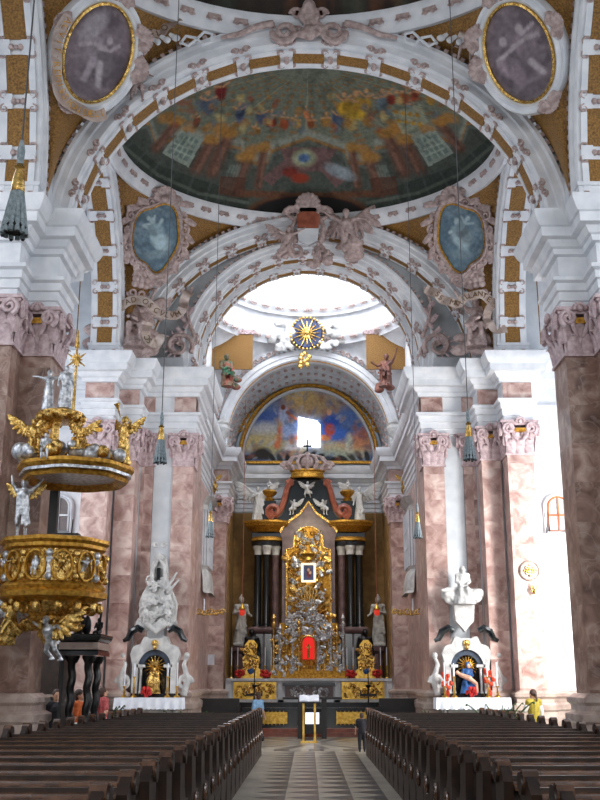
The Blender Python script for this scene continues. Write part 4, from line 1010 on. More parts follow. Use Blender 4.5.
# ---- crest of the near arch ----
p0 = at(309, 27, 19.75)
f = MB()
for s_ in (-1, 1):
    f.spiral((s_*.55,0,-.12), (s_,0,0), (0,0,-1), .3, .05, 1.6, .085); f.spiral((s_*.28,0,.35), (s_,0,0), (0,0,1), .16, .05, 1.2, .05)
    f.tube([(s_*.8,0,.1),(s_*1.2,.0,.0),(s_*1.6,0,-.2),(s_*2.0,0,-.28)], [.09,.08,.07,.05])
    for k in range(7): leaf(f, (s_*(.9+.14*k), 0, .12-.05*k), (0,-1,0), (s_*.4,0,.9), .2, .3, .5)
for k in range(11): a = -.3+(PI+.6)*k/10; f.cap((0,0,.0), (.2*math.cos(a), -.08, .25+.2*math.sin(a)), .04, .06)
f.ell((0,-.06,.5), (.16,.14,.18)); f.ell((0,-.05,-.18), (.2,.12,.2)); clouds(f, (0,0,-.1), (.25,.05,.2), 8, 4)
o = OB('shell_crest', remesh(f, .028, 'f', 1, 'pink'), None, loc=p0); props(o, 'rose stucco shell and scroll crest at the crown of the near arch', 'crest')
# ---- putti perched beside the oval medallions ----
statue('stucco_putto', 'small rose putto clinging to the near arch below the left oval medallion', 'statue', at(137, 98, 19.7), 'pink', .95, FLY, .5, 0, False, 9, vox=.022)
o = statue('stucco_putto', 'small rose putto with a waving cloth left of the right oval medallion', 'statue', at(468, 62, 19.6), 'pink', 1.05, pose(elL=(-.2,-.02,.88), haL=(-.26,-.05,1.02), elR=(.2,0,.7), haR=(.25,-.05,.86), knL=(-.16,-.06,.32), foL=(-.2,.05,.1)), .2, 0, False, 10, vox=.022)
ribbon('stucco_ribbon', 'pale stucco ribbon fluttering above the putto by the right oval medallion', P_at([(458,47),(462,35),(468,24),(470,12)], 19.5), .16)
for sx, lab in ((-1, 'left'), (1, 'right')):
    f = MB(); K = [(196,42),(206,32),(210,38),(204,46),(192,40)]
    f.tube([V((p.x*1, p.y, p.z)) for p in P_at([(180,44),(186,36),(196,38),(203,44),(211,42),(212,34),(204,32),(196,40),(188,46),(180,42)], 19.45)], .035, 6)
    for k in range(4): q = at(176-9*k, 38+2*k, 19.45); f.ell(q, (.1-.015*k,.06,.08)); leaf(f, q, (0,-1,0), (-.8,0,.5), .12, .2, .4)
    if sx > 0: f.v = [(-x, y, z) for x, y, z in f.v]
    o = OB('stucco_knot', f, 'white'); props(o, 'white stucco knot and husks on the ochre ground, %s of the arch crown' % lab, 'ornament', 'husk knots of the near bay')
ribbon('text_ribbon', 'stucco ribbon lettered CLO under the upper ochre field, left', P_at([(142,36),(152,34),(164,30),(171,22),(182,17)], 19.4), .2, 'CLO', .15, .6, size=.2)
# ---- figures and emblem of the crossing ----
p0 = at(307, 334, 40.2)
r = EM('glory_emblem', 'round blue emblem with gilded rays at the crown of the sanctuary arch', 'emblem', p0)
f = MB(); f.lathe([(.0,0),(.62,0),(.66,.05),(.6,.1),(0,.1)], 32, M4=Matrix.Rotation(PI/2, 4, 'X')); OB('blue_disc', f, pm('emblem_blue', (48, 66, 110), (30, 42, 84), 6, .5), r)
f = MB()
for k in range(16): a = 2*PI*k/16; f.tube([(0,-.14,0), ((.62 if k%2 else .52)*math.cos(a), -.14, (.62 if k%2 else .52)*math.sin(a))], [.06,.02], 5)
for k in range(28): a = 2*PI*k/28; f.ell((.7*math.cos(a), -.1, .7*math.sin(a)), .06, 6, 5)
for k in range(9): f.ell((random.uniform(-.3,.3), -.1, -.9-.07*k), (.12,.08,.1), 6, 5)
f.ell((0,-.16,0), .12); OB('gilded_rays', f, 'gold', r)
f = MB()
for s_ in (-1, 1): f = MB(); clouds(f, (s_*1.15,0,.1), (.55,.1,.4), 16, 5+s_); clouds(f, (s_*.9,0,-.45), (.4,.1,.25), 10, 8+s_); OB('stucco_clouds', remesh(f, .05, 'f', 1, 'statue'), None, r)
for sx, px, lab, col, rb in ((-1, 232, 'left', (40, 96, 70), (150, 60, 50)), (1, 387, 'right', (96, 66, 60), (130, 80, 66))):
    p = at(px, 352, 39.3); m = MB(); m.xz([(-.85,-.75),(.85,-.75),(.85,.75),(.3,.85),(-.3,.85),(-.85,.75)], -.03, .03)
    o = OB('gilded_panel', m, 'ochre', loc=p); props(o, 'gilded panel behind the seated painted figure, %s of the sanctuary arch' % lab, 'panel', 'gilded panels of the crossing')
    q = MB()
    for k in range(14):
        t = k/13*2-1; 
        for s_ in (-1, 1): q.spiral((.85*t, -.05, .84), (s_,0,0), (0,0,1), .12, .03, 1.2, .04, n=8)
    for k in range(6): leaf(q, (0,-.05,.85), (0,-1,0), (math.cos(k*.6),0,math.sin(k*.6)), .25, .4, .5)
    OB('stucco_scrolls', q, 'cap', o, flip=False, sharp=60)
    mt = pm('painted_robe_%s' % lab, col, rb, 3, .7); s_ = statue('painted_figure', 'seated figure in %s robe on the %s gilded panel of the crossing' % (('green and red', 'left') if sx < 0 else ('brown', 'right')), 'statue', at(px-(6 if sx<0 else 0)+0, 389, 38.9), 'blackwood', 1.75, JA if sx > 0 else SIT, .3*-sx, 0, True, 11+sx, (0,.0,.1,.25,.1,.16,8), 'painted figures of the crossing')
    s_.data.materials.clear(); s_.data.materials.append(mt)
# urns on the far cornice
for sx, lab in ((-1, 'left'), (1, 'right')):
    u = MB(); u.lathe([(.0,0),(.22,0),(.22,.1),(.1,.16),(.12,.3),(.3,.5),(.34,.72),(.26,.86),(.3,.95),(.2,1.05),(.06,1.15),(0,1.25)], 20)
    o = OB('stucco_urn', u, 'statue', loc=(sx*3.55, 40.3, ZS+.02)); props(o, 'pale stucco urn on the cornice at the %s foot of the sanctuary arch' % lab, 'urn', 'urns of the sanctuary arch')
# saints by the high altar
statue('saint_statue', 'grey mitred saint statue against the ochre wall left of the high altar', 'statue', (-2.85, 43.6, 3.3), 'greystatue', 1.95, pose(haL=(-.05,-.12,.66), haR=(.2,-.1,.6)), .1, 0, True, 14, None, 'saints beside the high altar', extra=lambda m, H: (m.cap((0,0,.98*H), (0,0,1.06*H), .05*H, .01*H), m.box(-.3,.3,-.25,.25,-.1,.03)))
statue('saint_statue', 'grey mitred saint statue against the ochre wall right of the high altar', 'statue', (2.95, 43.6, 3.3), 'greystatue', 1.95, pose(haR=(.05,-.12,.66), haL=(-.2,-.1,.6)), -.1, 0, True, 15, None, 'saints beside the high altar', extra=lambda m, H: (m.cap((0,0,.98*H), (0,0,1.06*H), .05*H, .01*H), m.box(-.3,.3,-.25,.25,-.1,.03)))
for sx in (-1, 1):
    m = MB(); m.lathe([(.34,0),(.34,.1),(.26,.18),(.24,2.9),(.36,3.02),(.36,3.19)], 8); o = OB('statue_pedestal', m, 'mauve', loc=(sx*2.9, 43.6, 0)); props(o, 'mauve marble pedestal under the %s grey saint by the high altar' % ('right' if sx > 0 else 'left'), 'pedestal')
# ================================================================ PULPIT
XP, YP = -4.58, 18.3
r = EM('pulpit', 'gilded and silvered pulpit with bulging relief parapet on the near left pier', 'pulpit', (XP, YP, 0))
m = MB(); m.lathe([(.84,3.36),(.82,3.9),(.84,3.95),(.78,3.96),(.78,3.4)], 40, wav=(.03, 8)); OB('parapet', m, 'gold', r)
m = MB(); m.lathe([(.84,3.93),(.9,3.97),(.9,4.03),(.96,4.08),(.96,4.14),(.8,4.17),(.78,3.98)], 40, wav=(.03, 8)); OB('top_rail', m, 'goldmat', r)
m = MB(); m.lathe([(.7,3.02),(.8,3.08),(.95,3.12),(.97,3.2),(.9,3.24),(.93,3.3),(.86,3.38),(.5,3.38)], 40, wav=(.03, 8)); OB('lower_moulding', m, 'goldmat', r)
m = MB(); m.lathe([(0,2.3),(.1,2.34),(.16,2.5),(.12,2.56),(.3,2.66),(.42,2.74),(.4,2.8),(.6,2.9),(.74,3.04),(.7,3.1),(0,3.1)], 32, wav=(.05, 8)); OB('pendant_base', m, 'gold', r)
m = MB(); m.box(-.36, -.2, .75, .9, 3.1, 5.4); OB('back_post', m, 'blackwood', r)
for k in range(7):      # relief panels round the parapet
    a = -PI*1.02+k*PI/6.2; c_, s_ = math.cos(a), math.sin(a); X = V((-s_, c_, 0)); n = V((c_, s_, 0)); p = n*.88+V((0,0,3.64))
    q = MB(); q.sweep([(p+X*(.17*math.cos(t))+V((0,0,.24*math.sin(t))), X*math.cos(t)+V((0,0,math.sin(t))), n) for t in [2*PI*i/14 for i in range(14)]], [(0,-.02),(0,.04),(.03,.04),(.03,-.02)], closed=True)
    OB('relief_frame', q, 'goldmat', r)
    q = MB(); J = [SIT, FLY, mir(FLY)][k % 3]
    body(q, J, .42, 1.3, False); mt = Matrix.Translation(p-V((0,0,.2))) @ Matrix.Rotation(a+PI/2, 4, 'Z'); q.v = [tuple(mt @ V(v)) for v in q.v]
    OB('relief_figure', remesh(q, .016, 'f', 1, 'silver' if k % 2 else 'gold'), None, r)
    a2 = a+PI/12; c2, s2 = math.cos(a2), math.sin(a2); n2 = V((c2, s2, 0)); X2 = V((-s2, c2, 0)); q = MB(); q.obox(n2*.87+V((0,0,3.64)), X2, n2, (0,0,1), .07, .06, .5)
    for z in (3.44, 3.84): q.ell(n2*.92+V((0,0,z)), (.06,.06,.07), 7, 6)
    q.spiral(n2*.92+V((0,0,3.72)), X2, V((0,0,1)), .06, .02, 1.3, .02); OB('pilaster_strip', q, 'silver' if k % 2 else 'gold', r)
q = MB()
for k in range(9):      # volutes under the bowl
    a = -PI*1.05+k*PI/7.5; n = V((math.cos(a), math.sin(a), 0)); q.spiral(n*.72+V((0,0,2.93)), n, V((0,0,1)), .13, .03, 1.4, .045); q.spiral(n*.45+V((0,0,2.68)), n, V((0,0,-1)), .12, .03, 1.3, .04)
    q.ell(n*.85+V((0,0,2.95)), (.07,.07,.1), 7, 6)
OB('scrollwork', q, 'gold', r)
m = MB(); m.box(.1, .5, -.45, -.2, 4.2, 4.24); m.cap((.3,-.1,4.2), (.36,-.3,4.5), .012, .01); OB('book_rest', m, 'blackwood', r)
statue('pulpit_angel', 'gilded and silvered angel gripping the underside of the pulpit bowl, left', 'statue', (-5.12, 17.75, 2.3), 'gold', .95, mir(FLY), .2, .45, True, 31, vox=.018, wingmat='silver')
statue('pulpit_angel', 'pale silver angel with gilded robe flying below the pulpit bowl, right', 'statue', (-4.5, 17.85, 1.98), 'silver', .95, FLY, -.4, .6, False, 32, vox=.015, wingmat='gold', drap=False)
statue('atlas_figure', 'silver and gilt youth standing on the pulpit rail holding up the canopy', 'statue', (-5.12, 17.95, 4.17), 'silver', 1.05, pose(elL=(-.2,-.02,.92), haL=(-.22,-.02,1.06), elR=(.22,0,.9), haR=(.3,0,1.02)), .1, .3, False, 33, vox=.016, wingmat='gold', extra=None)
# canopy
XQ, YQ = -4.26, 18.15
r = EM('pulpit_canopy', 'round gilded sounding board hanging over the pulpit with silver clouds on it', 'canopy', (XQ, YQ, 0))
m = MB(); m.lathe([(0,5.4),(.5,5.38),(.75,5.28),(.86,5.2),(.92,5.19),(.95,5.24),(.9,5.29),(.98,5.34),(1.04,5.41),(1.04,5.47),(.94,5.5),(.7,5.52),(0,5.54)], 44, wav=(.025, 8)); OB('sounding_board', m, 'goldmat', r)
m = MB(); m.lathe([(.96,5.29),(.99,5.29),(.99,5.34),(.96,5.34)], 44, wav=(.025, 8)); OB('silver_band', m, 'silver', r)
rc = random.Random(9); q = MB(); q2 = MB()
for k in range(60):
    a = rc.uniform(0, 2*PI); d = rc.uniform(.55, .92); z = 5.6+rc.uniform(0, .16)*(1.2-d)*2; (q if k % 3 else q2).ell((d*math.cos(a), d*math.sin(a), z), (rc.uniform(.08,.15),)*3, 9, 7)
q.ell((-.95,-.3,5.72), (.17,.17,.17), 12, 10); OB('silver_clouds', remesh(q, .02, 'c', 0, 'silver'), None, r); OB('gilded_clouds', q2, 'gold', r)
for k, (x0, x1) in enumerate(((-.78,-.62),(.12,-.1),(-.4,-.4))):
    q = MB(); q.tube([(x0,-.1,5.6),(x0-.02,-.12,5.95),(x0+(x1-x0)*.4,-.1,6.2),(x1,-.05,6.36)], [.12,.1,.07,.09], 8); q.spiral((x0+.1,-.12,5.8), (1,0,0), (0,0,-1), .14, .04, 1.3, .05); OB('scroll_bracket', q, 'gold', r)
q = MB(); q.lathe([(0,6.34),(.28,6.34),(.4,6.42),(.42,6.5),(.3,6.54),(0,6.56)], 20, (-.34,0,0)); 
for k in range(10): a = 2*PI*k/10; q.ell((-.34+.4*math.cos(a), .4*math.sin(a), 6.4), .08, 7, 6)
OB('top_platform', q, 'gold', r)
q = MB(); q.tube([(-.12,0,6.5),(-.12,0,7.9)], [.035,.02]); 
for k in range(12): a = 2*PI*k/12; q.tube([(-.12,-.02,7.55),(-.12+.2*math.cos(a)*(1 if k%2 else .6),-.02,7.55+.26*math.sin(a)*(1 if k%2 else .6))], [.035,.008], 5)
q.tube([(-.12,0,7.8),(-.12,0,8.15)], [.05,.01]); OB('gilded_ray_star', q, 'gold', r)
SPR = pose(elL=(-.27,0,.84), haL=(-.42,0,.86), elR=(.27,0,.84), haR=(.42,0,.88))
statue('canopy_angel', 'silver angel with outspread arms standing on top of the pulpit canopy', 'statue', (-4.85, 18.1, 6.55), 'silver', .78, SPR, 0, 0, True, 41, vox=.016, drap=False)
statue('canopy_angel', 'dark silver bearded figure beside the ray star on the pulpit canopy', 'statue', (-4.5, 17.95, 6.55), 'silver', .82, STAND, .3, .0, True, 42, vox=.016)
statue('canopy_angel', 'gilded angel with wings seated on the left of the pulpit canopy', 'statue', (-4.98, 17.75, 5.62), 'gold', .8, SIT, .5, .5, True, 43, vox=.016)
statue('canopy_angel', 'silver putto dangling over the front edge of the pulpit canopy', 'statue', (-4.62, 17.3, 5.4), 'silver', .62, SIT, .1, 0, False, 44, vox=.014)
statue('canopy_angel', 'gilded angel kneeling in the middle of the pulpit canopy clouds', 'statue', (-4.1, 17.55, 5.66), 'gold', .62, SIT, -.3, .5, True, 45, vox=.014)
statue('canopy_angel', 'gilded angel sounding a trumpet at the right end of the pulpit canopy', 'statue', (-3.38, 18.0, 5.5), 'gold', .9, pose(elR=(.18,-.04,.86), haR=(.12,-.12,.98), elL=(-.2,-.03,.76), haL=(-.1,-.14,.92)), -.5, .35, True, 46, vox=.016, extra=lambda m, H: m.tube([(0,-.14*H,.95*H),(-.02,-.2*H,1.12*H),(-.03,-.24*H,1.24*H)], [.012,.02,.07]))
# stair portal with black columns
r = EM('stair_portal', 'small black marble portal with twisted columns at the foot of the pulpit stair', 'portal', (-4.5, 20.6, 0))
for (x, y) in ((-.08, -.35), (.24, -.35), (.24, .45)):
    q = MB(); pts = [(x+.016*math.cos(t*30), y+.016*math.sin(t*30), .12+1.98*t) for t in [i/40 for i in range(41)]]; q.tube(pts, .075, 10); q.lathe([(.13,0),(.13,.1),(.09,.14)], 12, (x,y,0)); q.lathe([(.09,2.06),(.14,2.16),(.14,2.2)], 12, (x,y,0)); OB('twisted_column', q, 'blackwood', r)
q = MB(); q.mould([(.42,.6),(.42,-.53),(-.3,-.53),(-.3,.6)], [(0,2.2),(.03,2.2),(.03,2.28),(.0,2.3),(.0,2.46),(.05,2.5),(.08,2.56),(.08,2.6),(-.2,2.62)]); OB('entablature', q, 'black', r, flip=False)
q = MB(); q.mould([(.42,.6),(.42,-.53),(-.3,-.53),(-.3,.6)], [(.01,2.31),(.02,2.31),(.02,2.44),(.01,2.44)]); OB('grey_frieze', q, 'base', r, flip=False)
q = MB(); q.box(-.28, -.22, -.45, .5, .1, 2.2); OB('side_panel', q, 'blackwood', r)
statue('bronze_putto', 'black putto with raised torch seated on the right corner of the stair portal', 'statue', (-4.1, 20.2, 2.45), 'bronze', .55, SIT, -.3, 0, False, 51, vox=.013, extra=lambda m, H: m.cap((.1*H,-.1*H,.5*H), (.14*H,-.12*H,1.15*H), .03*H, .06*H))
statue('bronze_putto', 'black putto pair seated in the middle of the stair portal top', 'statue', (-4.5, 20.2, 2.5), 'bronze', .66, SIT, .2, 0, True, 52, vox=.013, extra=lambda m, H: (m.ell((.25*H,0,.4*H), (.14*H,.12*H,.3*H)), m.ell((.25*H,-.02,.78*H), .08*H), m.cap((0,0,.8*H), (.02,0,1.1*H), .04*H, .02*H)))
# ================================================================ SANCTUARY: steps, rail, table, lectern
m = MB(); m.box(-3.3, 3.5, 35.0, 46, 0, .12); m.box(-3.3, 3.5, 35.35, 46, .12, .24); ST('floor_red_steps', m, 'redmarble')
m = MB(); m.box(-3.9, 3.9, 38.6, 45, .2, .42); m.box(-3.7, 3.7, 39.2, 45, .42, .62); m.box(-3.6, 3.6, 39.8, 45, .62, .8); m.box(-3.5, 3.5, 40.4, 45, .8, 1.0); ST('floor_altar_steps', m, 'black')
for sx, x0, x1, lab in ((-1, -1.9, -.72, 'left'), (1, .95, 2.2, 'right')):
    r = EM('communion_rail', 'low dark communion rail with gilded grille, %s of the sanctuary entrance' % lab, 'railing', ((x0+x1)/2, 36, .24), 'communion rails'); w = (x1-x0)/2
    q = MB(); q.box(-w-.35, w+.35, -.1, .1, .56, .66); q.box(-w-.35, w+.35, -.1, .1, 0, .1); OB('rail', q, 'black', r)
    for s_ in (-1, 1): q = MB(); q.box(s_*(w+.18)-.17, s_*(w+.18)+.17, -.12, .12, .0, .62); OB('post', q, 'black', r)
    q = MB()
    for k in range(9): x = -w+2*w*(k+.5)/9; q.spiral((x,0,.33), (1,0,0), (0,0,1), .09, .02, 1.6, .02); q.box(x-.07,x-.05,-.02,.02,.1,.56)
    q.box(-w, w, -.01, .01, .14, .52); OB('gilded_grille', q, 'brass', r)
# people's altar and lectern
r = EM('altar_table', 'dark wooden altar table with wide thin top behind the lectern', 'table', (.12, 34.0, 0))
q = MB(); q.box(-.95, .95, -.35, .35, 1.2, 1.27); OB('tabletop', q, 'blackwood', r)
for x in (-.38, .38): q = MB(); q.box(x-.08, x+.08, -.2, .2, 0, 1.2); OB('leg', q, 'blackwood', r)
q = MB(); q.box(-.3, .3, -.22, .2, .15, .8); OB('base_box', q, 'blackwood', r)
q = MB(); q.box(-.22, .22, -.25, -.23, .45, .8); OB('notice_panel', q, 'sky2', r)  # white panel made to glow with the glass emission, no lamp
r = EM('lectern', 'slender brass lectern holding an open white book in the central aisle', 'lectern', (.02, 31.6, 0))
for x in (-.17, .17): q = MB(); q.box(x-.03, x+.03, -.03, .03, .04, 1.2); OB('leg', q, 'brass', r)
q = MB(); q.box(-.26, .26, -.16, .16, 0, .05); OB('foot', q, 'brass', r)
mt = Matrix.Translation((0,0,1.22)) @ Matrix.Rotation(.5, 4, 'X'); q = MB(); q.box(-.32, .32, -.2, .2, 0, .03, mt); OB('book_rest', q, 'blackwood', r)
o = OB('open_book', MB(), 'cloth'); bpy.data.objects.remove(o)
q = MB(); mt = Matrix.Translation((0.02,31.6,1.255)) @ Matrix.Rotation(.5, 4, 'X')
for s_ in (-1, 1): q.add([(0,-.17,.0),(s_*.15,-.17,.035),(s_*.29,-.17,.02),(s_*.29,.17,.02),(s_*.15,.17,.035),(0,.17,0),(0,-.17,-.01),(s_*.29,-.17,-.01),(s_*.29,.17,-.01),(0,.17,-.01)], [(0,1,4,5),(1,2,3,4),(6,7,8,9),(0,1,2,7,6),(5,4,3,8,9),(2,3,8,7)], mt)
o = OB('open_book', q, 'cloth'); props(o, 'open white book lying on the brass lectern', 'book')
# black candle stands with crossbars
for x, lab in ((-1.95, 'left'), (2.15, 'right')):
    q = MB(); q.lathe([(.22,0),(.2,.05),(.08,.12),(.05,.3),(.08,.5),(.03,.6),(.03,1.3),(.1,1.36),(.1,1.4),(.02,1.42),(.02,1.9),(0,1.92)], 14); q.box(-.3,.3,-.03,.03,1.02,1.1); q.box(-.3,-.26,-.03,.03,1.1,1.2); q.box(.26,.3,-.03,.03,1.1,1.2)
    o = OB('candle_stand', q, 'bronze', loc=(x, 37.8, .24)); props(o, 'black iron candle stand with crossbar before the %s half of the high altar' % lab, 'candle stand')
for x, y, w, lab in ((-3.15, 37.2, .7, 'left'), (3.2, 37.2, .7, 'right')):
    r = EM('choir_bench', 'dark carved choir bench on the %s side of the sanctuary' % lab, 'bench', (x, y, .24)); q = MB(); q.box(-w, w, -.25, .25, .42, .48); OB('seat', q, 'blackwood', r)
    q = MB(); q.box(-w, w, .2, .26, .48, .95); OB('backrest', q, 'blackwood', r)
    for s_ in (-1, 1): q = MB(); q.box(s_*w-.04, s_*w+.04, -.28, .28, 0, .7); OB('end_panel', q, 'blackwood', r)
# ================================================================ HIGH ALTAR
YA = 43.4
r = EM('altar_mensa', 'silver framed altar block with gilded front panels below the high altar', 'altar', (.02, 42.1, 1.0))
q = MB(); q.box(-3.2, 3.2, -.3, .6, 0, .85); OB('block', q, 'pale', r)
q = MB(); q.box(-3.3, 3.3, -.42, .62, .8, .9)
for x in (-3.2, -1.12, 1.12, 3.2): q.box(x-.12, x+.12, -.38, -.28, 0, .8)
q.box(-3.2, 3.2, -.38, -.28, 0, .08); OB('silver_frame', q, 'pale', r)
def relief(x0, x1, z0, z1, y, n, seed, rad=.1):
    q = MB(); rr = random.Random(seed)
    for k in range(n):
        c = (rr.uniform(x0, x1), y-rr.uniform(0, .05), rr.uniform(z0, z1)); t = rr.random()
        if t < .55: a = rr.uniform(0, 6.28); q.spiral(c, (math.cos(a), 0, math.sin(a)), (-math.sin(a), 0, math.cos(a)), rad*rr.uniform(.7, 1.3), .02, 1.3, rad*.3, n=9, seg=4)
        elif t < .8: q.ell(c, (rad*.6, rad*.4, rad*.7), 6, 5)
        else: a = rr.uniform(0, 6.28); leaf(q, c, (0,-1,0), (math.cos(a), 0, math.sin(a)), rad*1.6, rad*3, .5)
    return q
for i, (x0, x1) in enumerate(((-3.0,-1.3),(1.3,3.0))):
    q = MB(); q.box(x0, x1, -.34, -.3, .1, .76); g = OB('gilded_panel', q, 'brass', r); OB('panel_relief', relief(x0+.1, x1-.1, .18, .68, -.35, 60, i, .07), 'gold', g, flip=False, sharp=60)
q = MB(); q.box(-.95, .95, -.34, -.3, .1, .62); g = OB('centre_panel', q, 'mauve', r); OB('panel_relief', relief(-.7, .75, .16, .56, -.35, 60, 9, .06), 'silver', g, flip=False, sharp=60)
q = MB(); q.box(-1.05, 1.05, -.44, -.36, .62, .72); OB('dark_ledge', q, 'black', r)
# retable
r = EM('high_altar_retable', 'tall black and mauve marble retable with three columns on each side', 'altar', (0.0, YA, 0))
q = MB()
for s_ in (-1, 1): q.box(s_*1.05 if s_ > 0 else -2.35, 2.35 if s_ > 0 else -1.05, -.1, .9, 1.0, 3.85)
q.box(-1.1, 1.1, .2, .9, 1.0, 9.0); OB('body', q, 'mauve', r)
for s_ in (-1, 1):
    for x in (1.28, 1.68, 2.05): q = MB(); q.box(s_*x-.14, s_*x+.14, -.2, -.08, 1.9, 3.7); OB('plinth_panel', q, 'black', r)
q = MB()
for s_ in (-1, 1): q.mould([(2.4 if s_ > 0 else -1.0, .6), (2.4 if s_ > 0 else -1.0, -.3), (1.0 if s_ > 0 else -2.4, -.3), (1.0 if s_ > 0 else -2.4, .6)], [(0,3.7),(.06,3.74),(.1,3.84),(.1,3.92),(.02,3.98),(-.3,4.0)])
OB('base_moulding', q, 'mauve', r, flip=False)
for s_ in (-1, 1):
    for x, dy, mt in ((1.42, .12, 'mauve'), (1.78, -.1, 'black'), (2.16, .05, 'black')):
        q = MB(); q.lathe([(.21,3.95),(.21,4.05),(.17,4.1),(.165,4.3),(.15,6.95),(.17,7.0)], 20, (s_*x, dy, 0)); c_ = OB('column', q, mt, r)
        q = MB(); q.lathe([(.15,6.98),(.17,7.0),(.15,7.04),(.2,7.25),(.24,7.3),(.24,7.38)], 16, (s_*x, dy, 0))
        for k in range(8): a = 2*PI*k/8; leaf(q, (s_*x+.15*math.cos(a), dy+.15*math.sin(a), 7.02), (math.cos(a), math.sin(a), 0), (0,0,1), .11, .26, .5)
        OB('capital', q, 'statue', c_, flip=False, sharp=60)
    x0, x1 = (1.15, 2.42) if s_ > 0 else (-2.42, -1.15)
    P_ = [(x1, .6), (x1, -.1), ((x0+x1)/2+.3, -.32), ((x0+x1)/2-.3, -.32), (x0, -.1), (x0, .6)]
    q = MB(); q.mould(P_, [(-.05,7.38),(.0,7.4),(.02,7.55),(-.1,7.6)]); q.prism([(x0,.6),(x0,-.05),(x1,-.05),(x1,.6)], 7.55, 8.1); OB('black_frieze', q, 'black', r, flip=False)
    q = MB(); q.mould(P_, [(-.06,7.55),(.05,7.6),(.0,7.7),(-.04,7.76)]); q.mould(P_, [(-.06,7.95),(.04,8.0),(.1,8.1),(.26,8.2),(.3,8.3),(.34,8.34),(.34,8.42),(-.3,8.44)]); OB('gilded_cornice', q, 'goldmat', r, flip=False)
    # salmon scroll pediment
    q = MB(); pts = [(s_*1.75,-.1,8.75),(s_*1.4,-.1,8.68),(s_*1.2,-.1,8.95),(s_*1.05,-.1,9.35),(s_*.92,-.1,9.9),(s_*.72,-.1,10.25)]
    q.tube(pts, [.14,.16,.15,.14,.13,.12], 8, flat=1.4); q.spiral((s_*1.5,-.3,8.85), (s_,0,0), (0,0,1), .32, .06, 1.4, .13, a0=-1.5); q.spiral((s_*.8,-.12,10.1), (s_,0,0), (0,0,1), .16, .04, 1.2, .08); OB('scroll_pediment', q, 'redmarble', r)
    q = MB(); q.lathe([(0,9.3),(.2,9.32),(.26,9.42),(.12,9.5),(.3,9.62),(.36,9.72),(.3,9.8),(0,9.82)], 18, (s_*1.72, .05, 0)); OB('gilded_urn', q, 'goldmat', r)
    q = MB(); q.box(s_*1.72-.32, s_*1.72+.32, -.2, .4, 8.42, 9.3); OB('black_attic', q, 'black', r)
q = MB(); q.xz([(-1.35,8.2),(1.35,8.2),(1.2,9.2),(.85,10.1),(.5,10.3),(-.5,10.3),(-.85,10.1),(-1.2,9.2)], .0, .4); OB('black_gable', q, 'black', r)
OG = [(-1.12,3.9),(-1.12,7.6),(-1.22,7.95),(-1.0,8.3),(-.7,8.5),(-.35,8.75),(0,9.25),(.35,8.75),(.7,8.5),(1.0,8.3),(1.22,7.95),(1.12,7.6),(1.12,3.9)]
q = MB(); q.xz(OG, -.22, .2); OB('ogee_frame', q, 'mauve', r)
fr = [(V((x,-.24,z)), unit(V((x, 0, (z-6) if z > 7.9 else 0))), V((0,1,0))) for x, z in OG[2:11]]
q = MB(); q.sweep(fr, [(-.05,-.08),(.05,-.08),(.05,.06),(-.05,.06)]); OB('gilded_ogee_edge', q, 'gold', r)
IN = [(-.92,3.9),(-.92,7.2),(-.7,7.25),(-.62,7.3)]+[(.6*math.cos(t), 7.55+.62*math.sin(t)) for t in [PI-.2-i*(PI-.4)/10 for i in range(11)]]+[(.62,7.3),(.7,7.25),(.92,7.2),(.92,3.9)]
q = MB(); q.xz(IN, -.25, -.2); OB('gilded_ground', q, 'goldmat', r)
fr = [(V((x,-.26,z)), V((1 if x > 0 else -1, 0, .3)), V((0,1,0))) for x, z in IN]
q = MB(); q.sweep(fr, [(-.03,-.08),(.04,-.08),(.04,.04),(-.03,.04)]); OB('inner_frame', q, 'gold', r)
rr = relief(-.82, .82, 3.95, 7.1, -.3, 150, 3, .13); r2 = relief(-.5, .5, 7.2, 7.95, -.3, 34, 4, .12); rr.add(r2.v, r2.f); OB('gilded_relief', rr, 'gold', r, flip=False, sharp=60)
rr = relief(-.82, .82, 3.95, 7.1, -.34, 90, 13, .1); r2 = relief(-.5, .5, 7.2, 7.95, -.34, 24, 14, .09); rr.add(r2.v, r2.f); OB('silver_relief', rr, 'silver', r, flip=False, sharp=60)
q = MB()
for k in range(14): a = PI*.08+k*PI*.84/13; q.tube([(0,-.42,4.35),(.75*math.cos(a),-.44,4.35+1.3*math.sin(a))], [.03,.05], 5)
OB('ray_burst', q, 'gold', r)
# small venerated picture in a glowing frame (plain stand-in)
p = EM('devotional_picture', 'small framed picture of a figure in red and blue, glowing in the altar centre', 'picture', (0, YA-.46, 6.2))
mb = MB(); vs = [(-.22+.44*i/30, 0, -.32+.64*j/30) for j in range(31) for i in range(31)]; mb.v = vs; mb.f = [(j*31+i, j*31+i+1, j*31+i+32, j*31+i+31) for j in range(30) for i in range(30)]
a_ = np.array(vs); c = Can(a_[:,0]*60, -a_[:,2]*60, (70, 84, 130)); c.ell(1, 2, 6, 11, (120, 40, 50)); c.ell(0, -7, 3, 4, (214, 176, 150)); c.ell(4, 0, 3, 4, (220, 190, 160)); paint_obj('painted_panel', mb, 'canvas', c.c, p)
q = MB()
for (x0,x1,z0,z1) in ((-.3,.3,.32,.4),(-.3,.3,-.4,-.32),(-.3,-.22,-.32,.32),(.22,.3,-.32,.32)): q.box(x0,x1,-.04,.03,z0,z1)
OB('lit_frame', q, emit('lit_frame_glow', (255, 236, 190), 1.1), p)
q = MB(); q.lathe([(0,0),(.3,0),(.26,.12),(.34,.26),(.2,.3),(0,.32)], 14); 
for k in range(6): q.ell((.3*math.cos(k), .1*math.sin(k), .3), .05, 6, 5)
o = OB('votive_crown', q, 'brass', loc=(0, YA-.42, 6.72)); props(o, 'small jewelled crown above the glowing altar picture', 'crown')
